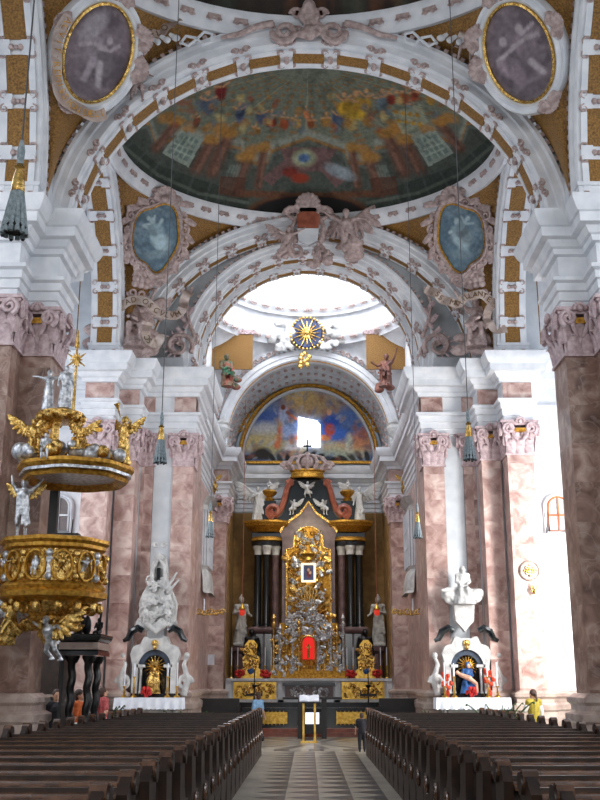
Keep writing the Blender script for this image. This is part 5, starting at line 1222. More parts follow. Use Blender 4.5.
# crown on top
p = EM('crown', 'large rose and gilded crown with cross topping the high altar', 'crown', (-.05, YA-.1, 10.3))
q = MB(); q.lathe([(.72,0),(.76,.05),(.72,.1),(.7,.26),(.78,.32),(.74,.38),(.6,.36),(.6,0)], 28, sy=.5)
OB('gilded_band', q, 'goldmat', p); q = MB()
for k in range(7):
    a = -PI+k*PI/6; x = .66*math.cos(a); y = .33*math.sin(a); q.tube([(x,y,.34),(x*1.35,y*1.2,.62),(x*1.05,y,.92),(x*.3,y*.3,1.05),(0,0,.98)], [.09,.1,.08,.06,.05]); q.ell((x*1.1,y,.46), (.12,.09,.12), 8, 6)
q.ell((0,0,.7), (.4,.25,.3)); q.ell((0,0,1.08), .13)
for s_ in (-1, 1): q.spiral((s_*.95,0,.55), (s_,0,0), (0,0,1), .22, .05, 1.3, .08)
OB('stucco_arches', remesh(q, .03, 'c', 1, 'pink'), None, p)
q = MB(); q.box(-.04,.04,-.04,.04,1.15,1.75); q.box(-.2,.2,-.04,.04,1.42,1.5); OB('cross', q, 'blackwood', p)
for sx, lab in ((-1, 'left'), (1, 'right')):
    statue('altar_angel', 'white winged angel standing on the %s cornice of the high altar' % lab, 'statue', (sx*2.2, YA-.3, 8.45), 'statue', 1.45, pose(haL=(-.05,-.14,.72), elL=(-.16,-.04,.66)) if sx < 0 else pose(elR=(.2,-.02,.7), haR=(.1,-.14,.76)), -.2*sx, .65, True, 60+sx, vox=.022, group='angels on the high altar')
    statue('altar_putto', 'tiny white putto sitting on the %s gilded urn of the high altar' % lab, 'statue', (sx*1.72, YA, 9.75), 'statue', .62, SIT, 0, 0, False, 62+sx, vox=.018)
    statue('altar_putto', 'white putto kneeling on the %s slope of the ogee frame' % lab, 'statue', (sx*.62, YA-.35, 8.62), 'statue', .85, SIT if sx > 0 else mir(SIT), sx*.6, .4, False, 64+sx, vox=.02)
statue('altar_putto', 'white putto flying in the black gable below the crown', 'statue', (-.05, YA-.3, 9.4), 'statue', .85, FLY, .2, .4, False, 67, vox=.02)
# tabernacle of silver and gold with red niche
r = EM('tabernacle', 'silver and gilded tabernacle with small columns around a red lit niche', 'tabernacle', (.0, 42.45, 1.9))
q = MB(); q.box(-1.5, 1.5, -.12, .35, 0, .35); q.box(-1.2, 1.2, 0, .4, .35, 2.2); OB('body', q, 'goldmat', r)
for k in range(12):
    x = -1.42+2.84*k/11
    if abs(x) < .3: continue
    h = 2.1-.35*(abs(x)/1.4)+(.5 if k in (0, 11) else 0); q = MB(); q.lathe([(.1,.3),(.1,.4),(.055,.5),(.05,h-.3),(.09,h-.2),(.1,h-.1),(.05,h),(.09,h+.15),(.0,h+.35)], 10, (x,-.08,0)); OB('colonnette', q, 'silver' if k % 2 else 'gold', r)
q = relief(-1.35, 1.35, .4, 1.9, -.05, 120, 21, .1); OB('gilded_relief', q, 'gold', r, flip=False, sharp=60)
q = relief(-.9, .9, 1.6, 2.6, -.1, 70, 22, .11); q2 = relief(-.45,.45,2.5,3.1,-.12,24,23,.1); q.add(q2.v, q2.f); q2 = relief(-1.4,-.4,.2,1.9,-.12,50,24,.08); q.add(q2.v, q2.f); q2 = relief(.4,1.4,.2,1.9,-.12,50,25,.08); q.add(q2.v, q2.f); OB('silver_relief', q, 'silver', r, flip=False, sharp=60)
q = MB(); q.xz([(-.24,.75),(.24,.75),(.24,1.4)]+[(.24*math.cos(t), 1.4+.24*math.sin(t)) for t in [PI*i/8 for i in range(9)]]+[(-.24,1.4)], -.2, -.14); OB('red_niche', q, emit('lit_red_cloth', (230, 30, 24), .55), r)  # the niche's lamp light is put into the cloth as a glow
q = MB(); q.tube([(-.28,-.2,.7),(-.28,-.2,1.4)]+[(.28*math.cos(t), -.2, 1.4+.28*math.sin(t)) for t in [PI-PI*i/8 for i in range(1, 9)]]+[(.28,-.2,.7)], .04, 6); q.tube([(0,-.24,.8),(0,-.24,1.35)], [.06,.03], 8); q.box(-.1,.1,-.26,-.23,1.2,1.25); OB('niche_frame', q, 'gold', r)
def candlestick(name, label, loc, h, ch, mat='brass', group=None, flame=False):
    p = EM(name, label, 'candlestick', loc, group); q = MB(); q.lathe([(.09,0),(.08,.03),(.03,.07),(.03,h*.4),(.045,h*.45),(.02,h*.5),(.02,h-.05),(.05,h-.02),(.05,h)], 10); OB('stick', q, mat, p)
    q = MB(); q.lathe([(.017,h),(.017,h+ch),(0,h+ch+.01)], 8); OB('candle', q, 'cloth', p); return p
G_ = 'candlesticks on the high altar'; base = None
for k, x in enumerate((-3.1,-2.85,-1.75,-1.5,1.55,1.8,2.9,3.15)):
    side, i = ('left', k) if k < 4 else ('right', 7-k); w_ = ['outermost', 'second', 'third', 'innermost'][i]
    if base is None: base = candlestick('candlestick', '', (x, 42.0, 1.9), .5, .7, group=G_); o = base
    else: o = copyto(base, (x, 42.0, 1.9))
    o['label'] = 'tall white candle in brass holder, %s on the %s end of the high altar' % (w_, side)
for sx, lab in ((-1, 'left'), (1, 'right')):
    r = EM('reliquary', 'pyramidal gold and silver reliquary on the %s end of the high altar' % lab, 'reliquary', (sx*2.32, 42.1, 1.9), 'reliquaries on the high altar')
    q = MB(); q.xz([(-.5,0),(.5,0),(.42,.3),(.3,.4),(.34,.8),(.18,.95),(.26,1.3),(.1,1.5),(-.1,1.5),(-.26,1.3),(-.18,.95),(-.34,.8),(-.3,.4),(-.42,.3)], -.1, .1); OB('body', q, 'brass', r)
    q = relief(-.3, .3, .3, 1.4, -.12, 36, 31, .09); OB('scrollwork', q, 'gold', r, flip=False, sharp=60)
    q = MB(); q.ell((0,-.12,.3), (.14,.06,.14)); OB('blue_stone', q, 'blue', r)
    statue('dark_bust', 'dark bust standing behind the %s reliquary of the high altar' % lab, 'bust', (sx*2.32, 42.45, 1.95), 'bronze', 1.9, STAND, 0, 0, True, 71, vox=.03, drap=False)
    for i, x in enumerate((2.75, 1.72)):
        q = MB(); clouds(q, (0,0,.2), (.16,.08,.1), 12, 4+i); q.lathe([(.05,0),(.07,.1),(.05,.16)], 8); o = OB('flower_bouquet', q, 'flowers', loc=(sx*x, 41.85, 1.9)); props(o, 'bunch of red flowers %s the %s reliquary' % ('outside' if i == 0 else 'inside', lab), 'flowers')
    # sanctuary lamps
    L = EM('sanctuary_lamp', 'small red glass lamp on a thin wire before the %s grey saint' % lab, 'lamp', at(242 if sx < 0 else 377, 616, 41.2)); q = MB(); q.lathe([(0,0),(.08,.03),(.12,.12),(.1,.22),(.13,.26)], 12); OB('red_glass', q, emit('red_glass_glow', (220, 60, 40), .5), L)
    q = MB(); q.lathe([(.14,.24),(.15,.28),(.05,.4),(.02,.5)], 12); OB('metal_cap', q, 'brass', L); q = MB(); q.tube([(0,0,.5),(0,0,9.0)], .012, 4); OB('wire', q, 'redmarble', L)
# ================================================================ SIDE ALTARS
def side_altar(xc, w, lab, mono):
    Y0 = 29.15; g = 'side altar tables'
    r = EM('side_altar_table', 'white stone altar table of the %s side altar' % lab, 'altar', (xc, 28.75, 0), g)
    q = MB(); q.box(-w*.34, w*.34, -.22, .3, 0, 1.0); q.box(-w*.4, w*.4, -.26, .3, 0, .15); OB('base', q, 'statue', r); q = MB(); q.box(-w/2+.04, w/2-.04, -.36, .34, 1.22, 1.3); OB('table_slab', q, 'statue', r)
    q = MB()
    for s_ in (-1, 1): q.cap((s_*w*.4,-.1,.15), (s_*w*.34,-.2,.6), .08, .05); q.cap((s_*w*.34,-.2,.6), (s_*w*.42,-.2,1.16), .05, .08)
    OB('support', q, 'statue', r)
    n = 60; vs = []; fs = []
    per = [(-w/2, .3), (-w/2, -.4), (w/2, -.4), (w/2, .3)]; L = []
    for a, b in zip(per[:-1], per[1:]):
        k = 8 if a[0] == b[0] else 44
        for i in range(k): L.append((a[0]+(b[0]-a[0])*i/k, a[1]+(b[1]-a[1])*i/k))
    L.append(per[-1]); N = len(L)
    for j in range(4):
        for i, (x, y) in enumerate(L): k = .012*j*math.sin(i*1.1); vs.append((x*(1+.008*j), y-k-.008*j, 1.315-.1*j-(.015*math.sin(i*2.3) if j == 3 else 0)))
    for j in range(3):
        for i in range(N-1): fs.append((j*N+i, j*N+i+1, (j+1)*N+i+1, (j+1)*N+i))
    fs.append(tuple(range(N))); q = MB(); q.add(vs, fs)
    o = OB('altar_cloth', q, 'cloth', loc=(xc, 28.75, 0)); props(o, 'white linen cloth draped over the %s side altar' % lab, 'altar cloth')
    p = EM('side_altar_retable', 'white and black stone retable with %s' % mono, 'altar', (xc, 29.35, 0))
    q = MB(); out = [(-.62,1.35),(-.62,2.2),(-.7,2.5),(-.6,2.72),(-.42,2.75),(-.3,3.0),(-.1,2.88),(0,2.95),(.1,2.88),(.3,3.0),(.42,2.75),(.6,2.72),(.7,2.5),(.62,2.2),(.62,1.35)]
    inn = [(.46,1.35),(.46,2.15)]+[(.46*math.cos(t), 2.15+.46*math.sin(t)) for t in [PI*i/12 for i in range(13)]]+[(-.46,2.15),(-.46,1.35)]
    q.xz(out+inn, -.12, .3) if 0 else None
    k = 20
    def samp(P, n):
        P = [V((x,0,z)) for x, z in P]; D = [0]
        for i in range(1, len(P)): D.append(D[-1]+(P[i]-P[i-1]).length)
        R = []; j = 0
        for i in range(n):
            s_ = D[-1]*i/(n-1)
            while j < len(D)-2 and D[j+1] < s_: j += 1
            R.append(P[j].lerp(P[j+1], (s_-D[j])/max(1e-6, D[j+1]-D[j])))
        return R
    A = samp(out, 40); B = samp(inn[::-1], 40); vs = []
    for y in (-.1, .3):
        for a in A: vs.append((a.x, y, a.z))
        for b in B: vs.append((b.x, y, b.z))
    fs = []
    for i in range(39): fs += [(i,i+1,41+i,40+i), (80+i+1,80+i,120+i,121+i), (i+1,i,80+i,81+i), (40+i,41+i,121+i,120+i)]
    q.add(vs, fs); OB('arched_frame', q, 'statue', p)
    q = MB(); q.box(-.46, .46, .26, .3, 1.35, 2.62); OB('niche_back', q, 'black', p)
    q = MB(); q.sweep([(V((.4*math.cos(t), -.02, 2.15+.4*math.sin(t))), V((math.cos(t),0,math.sin(t))), V((0,1,0))) for t in [PI*i/16 for i in range(17)]], [(-.09,0),(.06,0),(.06,.28),(-.09,.28)]); OB('blue_arch', q, pm('slate_blue_stone_'+lab, (66, 80, 100), (44, 54, 70), 5, .4), p)
    for s_ in (-1, 1):
        q = MB(); q.lathe([(.06,1.4),(.06,1.45),(.04,1.5),(.035,2.05),(.06,2.12)], 10, (s_*.38,-.02,0)); q.box(s_*.38-.12, s_*.38+.12, -.1, .1, 2.12, 2.2); OB('colonnette', q, 'statue', p)
    for s_ in (-1, 1):
        q = MB(); q.tube([(s_*.35,-.12,3.12),(s_*.5,-.12,3.2),(s_*.68,-.12,3.1),(s_*.78,-.12,2.9),(s_*.9,-.12,2.84)], [.08,.1,.1,.08,.05], 8); OB('black_scroll', q, 'black', p)
    q = MB(); q.box(-.75, .75, -.14, .3, 1.3, 1.42); OB('predella', q, 'black', p)
    for s_ in (-1, 1):
        q = MB(); q.spiral((s_*.86,-.05,1.7), (s_,0,0), (0,0,1), .22, .05, 1.4, .08); q.tube([(s_*.84,-.05,1.36),(s_*.95,-.05,1.8),(s_*.82,-.05,2.2),(s_*.9,-.05,2.4)], [.1,.1,.07,.05]); q.ell((s_*.9,-.05,2.45), .09); OB('side_volute', remesh(q, .022, 'f', 1, 'statue'), None, p)
    q = MB(); q.ell((0,-.14,2.78), (.1,.06,.1)); q.ell((0,-.14,2.66), (.06,.05,.07)); OB('gilded_boss', q, 'gold', p)
    return p
pl = side_altar(-4.32, 1.82, 'left', 'tall white stone monument of angels, left of the chancel')
q = MB()   # tower of sculpture above the left altar
q.xz([(-.5,3.3),(.5,3.3),(.55,3.9),(.42,4.2),(.26,4.5),(.22,5.0),(.14,5.3),(-.14,5.3),(-.22,5.0),(-.28,4.5),(-.45,4.2),(-.55,3.9)], .1, .42)
rq = random.Random(4)
for k in range(46):
    z = rq.uniform(3.25, 4.6); x = rq.uniform(-.5, .5)*(1.15-(z-3.25)*.45); q.spiral((x, .02, z), (math.cos(k), 0, math.sin(k)), (-math.sin(k), 0, math.cos(k)), rq.uniform(.08, .15), .03, 1.2, .035); q.cap((x,.03,z), (x+rq.uniform(-.12,.12), -.02, z+rq.uniform(-.1,.16)), .05, .03, 6)
q.tube([(-.2,.05,4.4),(-.17,.03,4.9),(0,.02,5.15),(.17,.03,4.9),(.2,.05,4.4)], .07); q.ell((0,.02,5.22), .13); q.spiral((.12,.03,5.55), (1,0,0), (0,0,1), .1, .03, 1.2, .04); q.spiral((-.12,.03,5.55), (-1,0,0), (0,0,1), .1, .03, 1.2, .04)
q.cap((.25,.0,4.3), (.52,0,4.75), .06, .03); q.cap((.3,.0,4.2), (.58,0,4.55), .05, .03); q.cap((-.25,0,3.3), (0,-.05,3.1), .1, .08); q.cap((.25,0,3.3), (0,-.05,3.1), .1, .08)
for s_ in (-1, 1):
    mb = MB(); body(mb, SIT, .6, 1.2, False); mt = Matrix.Translation((s_*.33,-.1,3.3)) @ Matrix.Rotation(s_*.4, 4, 'Z'); q.add(mb.v, mb.f, mt)
OB('angel_monument', remesh(q, .018, 'f', 1, 'statue'), None, pl)
q = MB(); q.box(-.05, .05, -.02, .08, 4.55, 4.9); OB('dark_niche', q, 'black', pl)
pr_ = side_altar(4.45, 2.0, 'right', 'seated white figure on top, right of the chancel')
q = MB(); q.xz([(-.3,3.95),(.3,3.95),(.26,3.4),(.12,3.25),(0,3.1),(-.12,3.25),(-.26,3.4)], .0, .4); OB('pedestal', q, 'statue', pr_)
q = MB(); q.box(-.36,.36,-.05,.4,3.95,4.02); clouds(q, (0,.1,4.12), (.55,.1,.1), 20, 18); body(q, pose(**{**SIT, 'haL': (-.3,-.1,.45)}), 1.05, 1.2, False); n0 = len(q.v)
mb = MB(); mb.box(-.36,.36,-.05,.4,3.95,4.02); clouds(mb, (0,.1,4.12), (.55,.12,.1), 20, 18); b2 = MB(); body(b2, SIT, 1.3, 1.3, False); robe(b2, SIT, 1.3, .13, .24); mb.add(b2.v, b2.f, Matrix.Translation((0,.1,3.85))); mb.cap((-.2,0,4.3),(-.62,-.05,4.25),.07,.05)
OB('stucco_figure', remesh(mb, .024, 'f', 1, 'statue'), None, pr_)
# figures in the niches
q = MB(); body(q, SIT, .85, 1.25, False); robe(q, SIT, .85, .13, .26); q.ell((0,-.14,.3), (.2,.12,.26))
o = OB('madonna_statue', remesh(q, .014, 'm', 1, 'gold'), None, loc=(-4.32, 29.3, 1.42)); props(o, 'gilded seated statue with red mantle and rays in the left side altar niche', 'statue')
q = MB(); q.ell((0,-.1,.42), (.17,.12,.12)); OB('red_mantle', remesh(q, .015, 'm', 1, 'red'), None, o)
q = MB()
for k in range(16): a = 2*PI*k/16; q.tube([(0,.06,.72),(.3*math.cos(a),.06,.72+.3*math.sin(a))], [.03,.01], 4)
q.lathe([(.1,.74),(.12,.8),(.14,.88),(0,.86)], 10); OB('crown_and_rays', q, 'gold', o)
q = MB(); body(q, SIT, .95, 1.2, False, False); robe(q, SIT, .95, .13, .27)
o = OB('pieta_statue', remesh(q, .014, 'm', 1, 'blue'), None, loc=(4.45, 29.3, 1.42)); props(o, 'painted mourning figure in a blue robe in the right side altar niche', 'statue')
q = MB(); q.cap((-.22,-.16,.5), (.02,-.24,.4), .06, .08); q.cap((.02,-.24,.4), (.2,-.26,.26), .07, .05); q.cap((.2,-.26,.26), (.22,-.28,.04), .045, .03); q.ell((-.3,-.15,.56), .06); q.ell((.03,-.03,.74), (.05,.055,.07)); OB('pale_body', remesh(q, .013, 'm', 1, 'skin'), None, o)
q = MB(); q.ell((.03,.02,.76), (.08,.07,.1)); OB('veil', q, 'blue', o)
q = MB()
for k in range(18): a = 2*PI*k/18; q.tube([(.03,.09,.74),(.03+.3*math.cos(a),.09,.74+.3*math.sin(a))], [.03,.012], 4)
OB('gilded_rays', q, 'gold', o)
# candlesticks, flowers and plants
for x0, w, lab in ((-4.32, 1.82, 'left'), (4.45, 2.0, 'right')):
    b = None
    for i, (dx, h, c) in enumerate(((-.72,.3,.62),(-.46,.55,.35),(.46,.55,.35),(.72,.3,.62))):
        nm = ['outer left', 'inner left', 'inner right', 'outer right'][i]
        p = candlestick('candlestick', 'brass candlestick, %s of four on the %s side altar' % (nm, lab), (x0+dx, 28.75, 1.32), h, c, group='candlesticks on the %s side altar' % lab)
    q = MB(); clouds(q, (0,0,.17), (.13,.08,.08), 12, 3); q.lathe([(.04,0),(.07,.08),(.05,.14)], 8); o = OB('flower_bouquet', q, 'flowers', loc=(x0-(.1 if lab == 'left' else 0), 28.65, 1.32)); props(o, 'small red bouquet in the middle of the %s side altar cloth' % lab, 'flowers')
for dx, dz, lab in ((-.62, .0, 'left'), (.55, .1, 'right')):
    q = MB(); clouds(q, (0,0,.45+dz), (.12,.08,.2), 14, 5); q.tube([(0,0,0),(0,0,.4)], .02); q.lathe([(.05,0),(.06,.12),(.03,.2)], 8); o = OB('flower_bouquet', q, 'orangeflowers', loc=(4.45+dx, 28.95, 1.32)); props(o, 'tall orange gladioli beside the %s candles of the right side altar' % lab, 'flowers')
def plant(x, y, lab, s=1., seed=1):
    p = EM('potted_plant', lab, 'plant', (x, y, 0)); q = MB(); q.lathe([(.13,0),(.17,.3),(.19,.32),(.16,.32),(.12,.04)], 14); OB('pot', q, 'base', p); rr = random.Random(seed); q = MB()
    for k in range(34): a = rr.uniform(0, 6.28); t = rr.uniform(.2, .9); leaf(q, (.05*math.cos(a), .05*math.sin(a), .3+rr.uniform(0,.15)), (math.cos(a)*t, math.sin(a)*t, .1), (math.cos(a)*t, math.sin(a)*t, 1), .1*s, rr.uniform(.4,.8)*s, .8)
    OB('foliage', q, 'leaf', p, flip=False, sharp=60)
plant(-5.45, 28.3, 'dark green plant on the floor left of the left side altar', 1., 2); plant(-3.25, 28.5, 'dark green plant on the floor right of the left side altar', .8, 3); plant(5.0, 27.7, 'bushy green plant on the floor right of the right side altar', 1.1, 4); plant(3.5, 28.6, 'low green plant on the floor left of the right side altar', .8, 5)
# plaque with candle bracket, sign, sconces, oriels, aisle windows
for sx in (1,):
    p = EM('consecration_plaque', 'round gilt cross plaque on the outermost pilaster of the right chancel pier', 'plaque', (6.18, 28.44, 4.72)); q = MB(); R_ = Matrix.Rotation(PI/2, 4, 'X'); q.lathe([(0,0),(.23,0),(.26,.04),(.28,.02),(.28,-.04)], 28, M4=R_); OB('disc', q, 'base', p)
    q = MB()
    for k in range(4): a = PI/2*k+PI/4; q.spiral((.1*math.cos(a),-.06,.1*math.sin(a)), (1,0,0), (0,0,1), .05, .02, 1.2, .02); q.tube([(0,-.06,0),(.17*math.cos(a-PI/4),-.06,.17*math.sin(a-PI/4))], .025, 5)
    OB('gilt_cross', q, 'gold', p)
    p = EM('candle_bracket', 'small gilt candle bracket below the round plaque', 'sconce', (6.25, 28.35, 4.2)); q = MB(); q.spiral((0,0,0), (1,0,0), (0,0,1), .1, .03, 1.3, .035); q.tube([(0,.1,-.1),(0,0,-.12),(0,-.06,.0)], .03); OB('bracket', q, 'gold', p); q = MB(); q.lathe([(.03,0),(.03,.16),(0,.17)], 8, (0,-.06,.02)); OB('candle', q, 'cloth', p)
q = MB(); q.box(-.21,.21,-.02,.02,-.2,.2); o = OB('notice_sign', q, 'cloth', loc=(-3.9, 40.88, 2.6)); props(o, 'blank white notice on the marble left of the high altar', 'sign')
for sx, lab in ((-1, 'left'), (1, 'right')):
    p = EM('gilt_sconce', 'gilt branched candle sconce on the %s chancel wall' % lab, 'sconce', (sx*3.5, 33.6, 3.9)); q = MB()
    for k in range(6): q.spiral((sx*(.3-.2*k)*1,-.1*(k%2),.03*(k%2)), (1,0,0), (0,0,1), .11, .03, 1.2, .03)
    q.tube([(sx*.4,0,0),(-sx*.3,-.1,-.05),(-sx*.75,-.1,.04)], .03); OB('branch', q, 'gold', p)
    q = MB(); q.lathe([(.025,.08),(.025,.45),(0,.46)], 8, (sx*-.1,-.1,0)); OB('candle', q, 'cloth', p)
    p = EM('oriel_window', 'small white glazed oriel high on the %s chancel wall' % lab, 'window', (sx*3.95, 38.6, 4.9)); q = MB()
    q.mould([(0,1.0),(-.2,.8),(-.2,-.8),(0,-1.0)] if sx > 0 else [(0,-1.0),(.2,-.8),(.2,.8),(0,1.0)], [(-.18,0),(-.1,.1),(-.08,.5),(.0,.85),(.03,.88),(.03,1.0),(-.02,1.02)]); q.mould([(0,1.0),(-.2,.8),(-.2,-.8),(0,-1.0)] if sx > 0 else [(0,-1.0),(.2,-.8),(.2,.8),(0,1.0)], [(-.02,3.1),(.03,3.12),(.05,3.3),(-.1,3.5),(-.19,3.6)]); OB('corbel', q, 'statue', p, flip=False)
    q = MB()
    for y in (-.8,-.27,.27,.8):
        q.box(-sx*.2-.04, -sx*.2+.04, y-.05, y+.05, 1.0, 3.1)
    for z in (1.7, 2.4): q.box(-sx*.2-.03, -sx*.2+.03, -.8, .8, z-.03, z+.03)
    for x in (0, .1): q.box(-sx*x-.04, -sx*x+.04, -.95+x*.4, -.87+x*.4, 1, 3.1)
    OB('glazing_bars', q, 'white', p); q = MB(); q.mould([(0,.95),(-.17,.78),(-.17,-.78),(0,-.95)] if sx > 0 else [(0,-.95),(.17,-.78),(.17,.78),(0,.95)], [(0,1.0),(0,3.1)]); OB('glass', q, pm('grey_glass_'+lab, (150, 166, 178), (120, 138, 150), 3, .15), p, flip=False)
    statue('small_gilt_angel', 'small gilt angel on the cornice above the %s high altar pilaster' % lab, 'statue', (sx*3.9, 40.3, 9.0), 'gold', 1.1, FLY if sx > 0 else mir(FLY), 0, .3, False, 80, vox=.02)
    # aisle end window
    q = MB(); xw = sx*7.28; arch = [(-.29,5.95),(.29,5.95),(.29,6.65)]+[(.29*math.cos(t), 6.65+.3*math.sin(t)) for t in [PI*i/12 for i in range(13)]]+[(-.29,6.65)]
    q.xz([(x+xw, z) for x, z in arch], 29.24, 29.3); w = ST('window_%d' % wi, q, 'pale' if sx > 0 else 'mauve'); wi += 1
    q = MB()
    for k in range(9):
        for j in range(12): 
            x = -.26+.065*k+(.03 if j%2 else 0); z = 6.0+.078*j
            if (z < 6.65 or math.hypot(x, z-6.65) < .26) and abs(x) < .27: q.sweep([(V((xw+x+.028*math.cos(t),29.235,z+.03*math.sin(t))), V((math.cos(t),0,math.sin(t))), V((0,1,0))) for t in [PI/3*i for i in range(6)]], [(-.004,-.004),(.006,-.004),(.006,.004),(-.004,.004)], closed=True)
    OB('lead_lattice', q, 'wire', w)
    q = MB(); q.tube([(xw+x, 29.22, z) for x, z in arch], .03, 4, closed=True); q.box(xw-.02, xw+.02, 29.19, 29.24, 5.95, 6.95); q.box(xw-.29, xw+.29, 29.19, 29.24, 6.38, 6.43); OB('window_frame', q, pm('orange_wood_'+lab, (206, 120, 66), (180, 96, 50), 8, .5) if sx > 0 else 'white', w)
    q = MB(); q.tube([(xw+x*1.3, 29.22, (z-6.4)*1.12+6.4) for x, z in arch], .05, 4, closed=True); OB('window_surround', q, 'white', w)
q = MB(); q.box(-7.55, -6.85, 29.16, 29.3, 0, 2.75); dr = ST('door_1', q, 'blackwood'); q = MB()
for z0, z1 in ((.2, 1.2), (1.4, 2.55)): q.box(-7.45, -6.95, 29.13, 29.17, z0, z1)
OB('door_panels', q, 'wood2', dr); q = MB(); q.ell((-6.92, 29.1, 1.2), .04); OB('door_handle', q, 'brass', dr)
# ================================================================ PENDANT LAMPS
def pendant(x, y, zb, label, L=.66, wl=10.):
    r = EM('pendant_lamp', label, 'lamp', (x, y, zb), 'tasselled pendant lamps'); q = MB()
    for k in range(12): a = 2*PI*k/12; q.tube([(.035*math.cos(a), .035*math.sin(a), L*.62), (.1*math.cos(a), .1*math.sin(a), 0.0)], .022, 6)
    OB('hanging_rods', q, 'tassel', r); q = MB(); q.lathe([(.045,L*.58),(.06,L*.6),(.05,L*.8),(.03,L*.92),(.05,L*.95),(.02,L)], 14)
    OB('gilded_collar', q, 'gold', r); q = MB(); q.lathe([(0,.03),(.09,.03),(.11,.06),(.09,.09),(0,.09)], 14)
    for k in range(6): a = 2*PI*k/6; q.ell((.1*math.cos(a), .1*math.sin(a), .0), .018, 6, 5)
    OB('lower_ring', q, 'bronze', r); q = MB(); q.lathe([(.03,L),(.035,L*1.2),(.015,L*1.35)], 10); OB('stem', q, 'tassel', r)
    q = MB(); q.tube([(0,0,L*1.3),(0,0,wl)], .008, 4); OB('wire', q, 'wire', r); return r
for px, py, Y, lab in ((14, 235, 7.8, 'grey tasselled pendant lamp at the upper left edge, nearest of all lamps'), (160, 463, 16.6, 'grey tasselled pendant lamp hanging before the left chancel pier'), (470, 460, 16.6, 'grey tasselled pendant lamp hanging before the right chancel pier'),
                       (210, 537, 25.4, 'small distant pendant lamp beside the left chancel oriel'), (418, 538, 25.4, 'small distant pendant lamp beside the right chancel oriel')):
    p = at(px, py, Y); pendant(p.x, p.y, p.z, lab, .66, {7.8: 13.5, 16.6: 12.8, 25.4: 13.2}[Y])
# ================================================================ PEWS
def pew(w, label, group, left):
    r = EM('pew', label, 'pew', (0,0,0), group)        # origin: aisle end, x grows to the outer end
    sx = -1 if left else 1
    def bx(x0, x1, y0, y1, z0, z1): q = MB(); q.box(min(sx*x0, sx*x1), max(sx*x0, sx*x1), y0, y1, z0, z1); return q
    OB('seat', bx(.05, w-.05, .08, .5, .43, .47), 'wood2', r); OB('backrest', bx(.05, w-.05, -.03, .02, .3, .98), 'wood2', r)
    q = MB(); vs = []
    prof = [(-.2,.935),(-.19,.945),(-.03,.978),(-.03,.95),(-.2,.915)]
    for x in (sx*.05, sx*(w-.05)):
        for (y, z) in prof: vs.append((x, y, z))
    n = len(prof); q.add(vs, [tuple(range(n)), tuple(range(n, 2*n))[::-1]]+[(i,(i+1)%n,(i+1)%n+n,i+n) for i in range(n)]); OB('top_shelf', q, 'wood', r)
    OB('top_rail', bx(.05, w-.05, -.03, .03, .93, 1.004), 'wood2', r); OB('kneeler', bx(.08, w-.08, -.5, -.36, .16, .21), 'wood2', r)  # rail's dark tone draws the shade line behind each shelf
    ep = [(-.3,0),(.52,0),(.52,.08),(.46,.14),(.5,.36),(.54,.5),(.44,.62),(.24,.64),(.14,.74),(.1,.92),(.12,1.02),(.05,1.09),(-.06,1.1),(-.16,1.04),(-.24,.98),(-.2,.8),(-.16,.5),(-.26,.3),(-.24,.14),(-.3,.08)]
    for x in (0, w):
        q = MB(); vs = [(sx*(x+d), y, z) for d in (-.035, .035) for (y, z) in ep]; n = len(ep)
        q.add(vs, [tuple(range(n)), tuple(range(n, 2*n))[::-1]]+[(i,(i+1)%n,(i+1)%n+n,i+n) for i in range(n)]); q2 = MB(); q2.tube([(sx*x-.06,.0,1.03),(sx*x+.06,.0,1.03)], .075, 12); q.add(q2.v, q2.f)
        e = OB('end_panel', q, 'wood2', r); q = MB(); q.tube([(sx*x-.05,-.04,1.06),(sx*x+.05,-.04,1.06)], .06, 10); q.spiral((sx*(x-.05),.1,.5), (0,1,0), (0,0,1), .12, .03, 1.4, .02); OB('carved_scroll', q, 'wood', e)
    return r
ORD = ['first','second','third','fourth','fifth','sixth','seventh','eighth','ninth','tenth','eleventh','twelfth','thirteenth','fourteenth','fifteenth','sixteenth','seventeenth','eighteenth','nineteenth','twentieth','twenty-first','twenty-second','twenty-third']
for left, x0, w, side in ((True, -1.18, 2.9, 'left'), (False, 1.44, 2.75, 'right')):
    b = None
    for k in range(23):
        y = 5.2+.925*k
        if b is None: b = pew(w, '', 'pews of the %s block' % side, left); o = b
        else: o = copyto(b)
        o.location = (x0, y, 0); o['label'] = 'dark wooden pew, %s row from the viewer in the %s block' % (ORD[k], side)
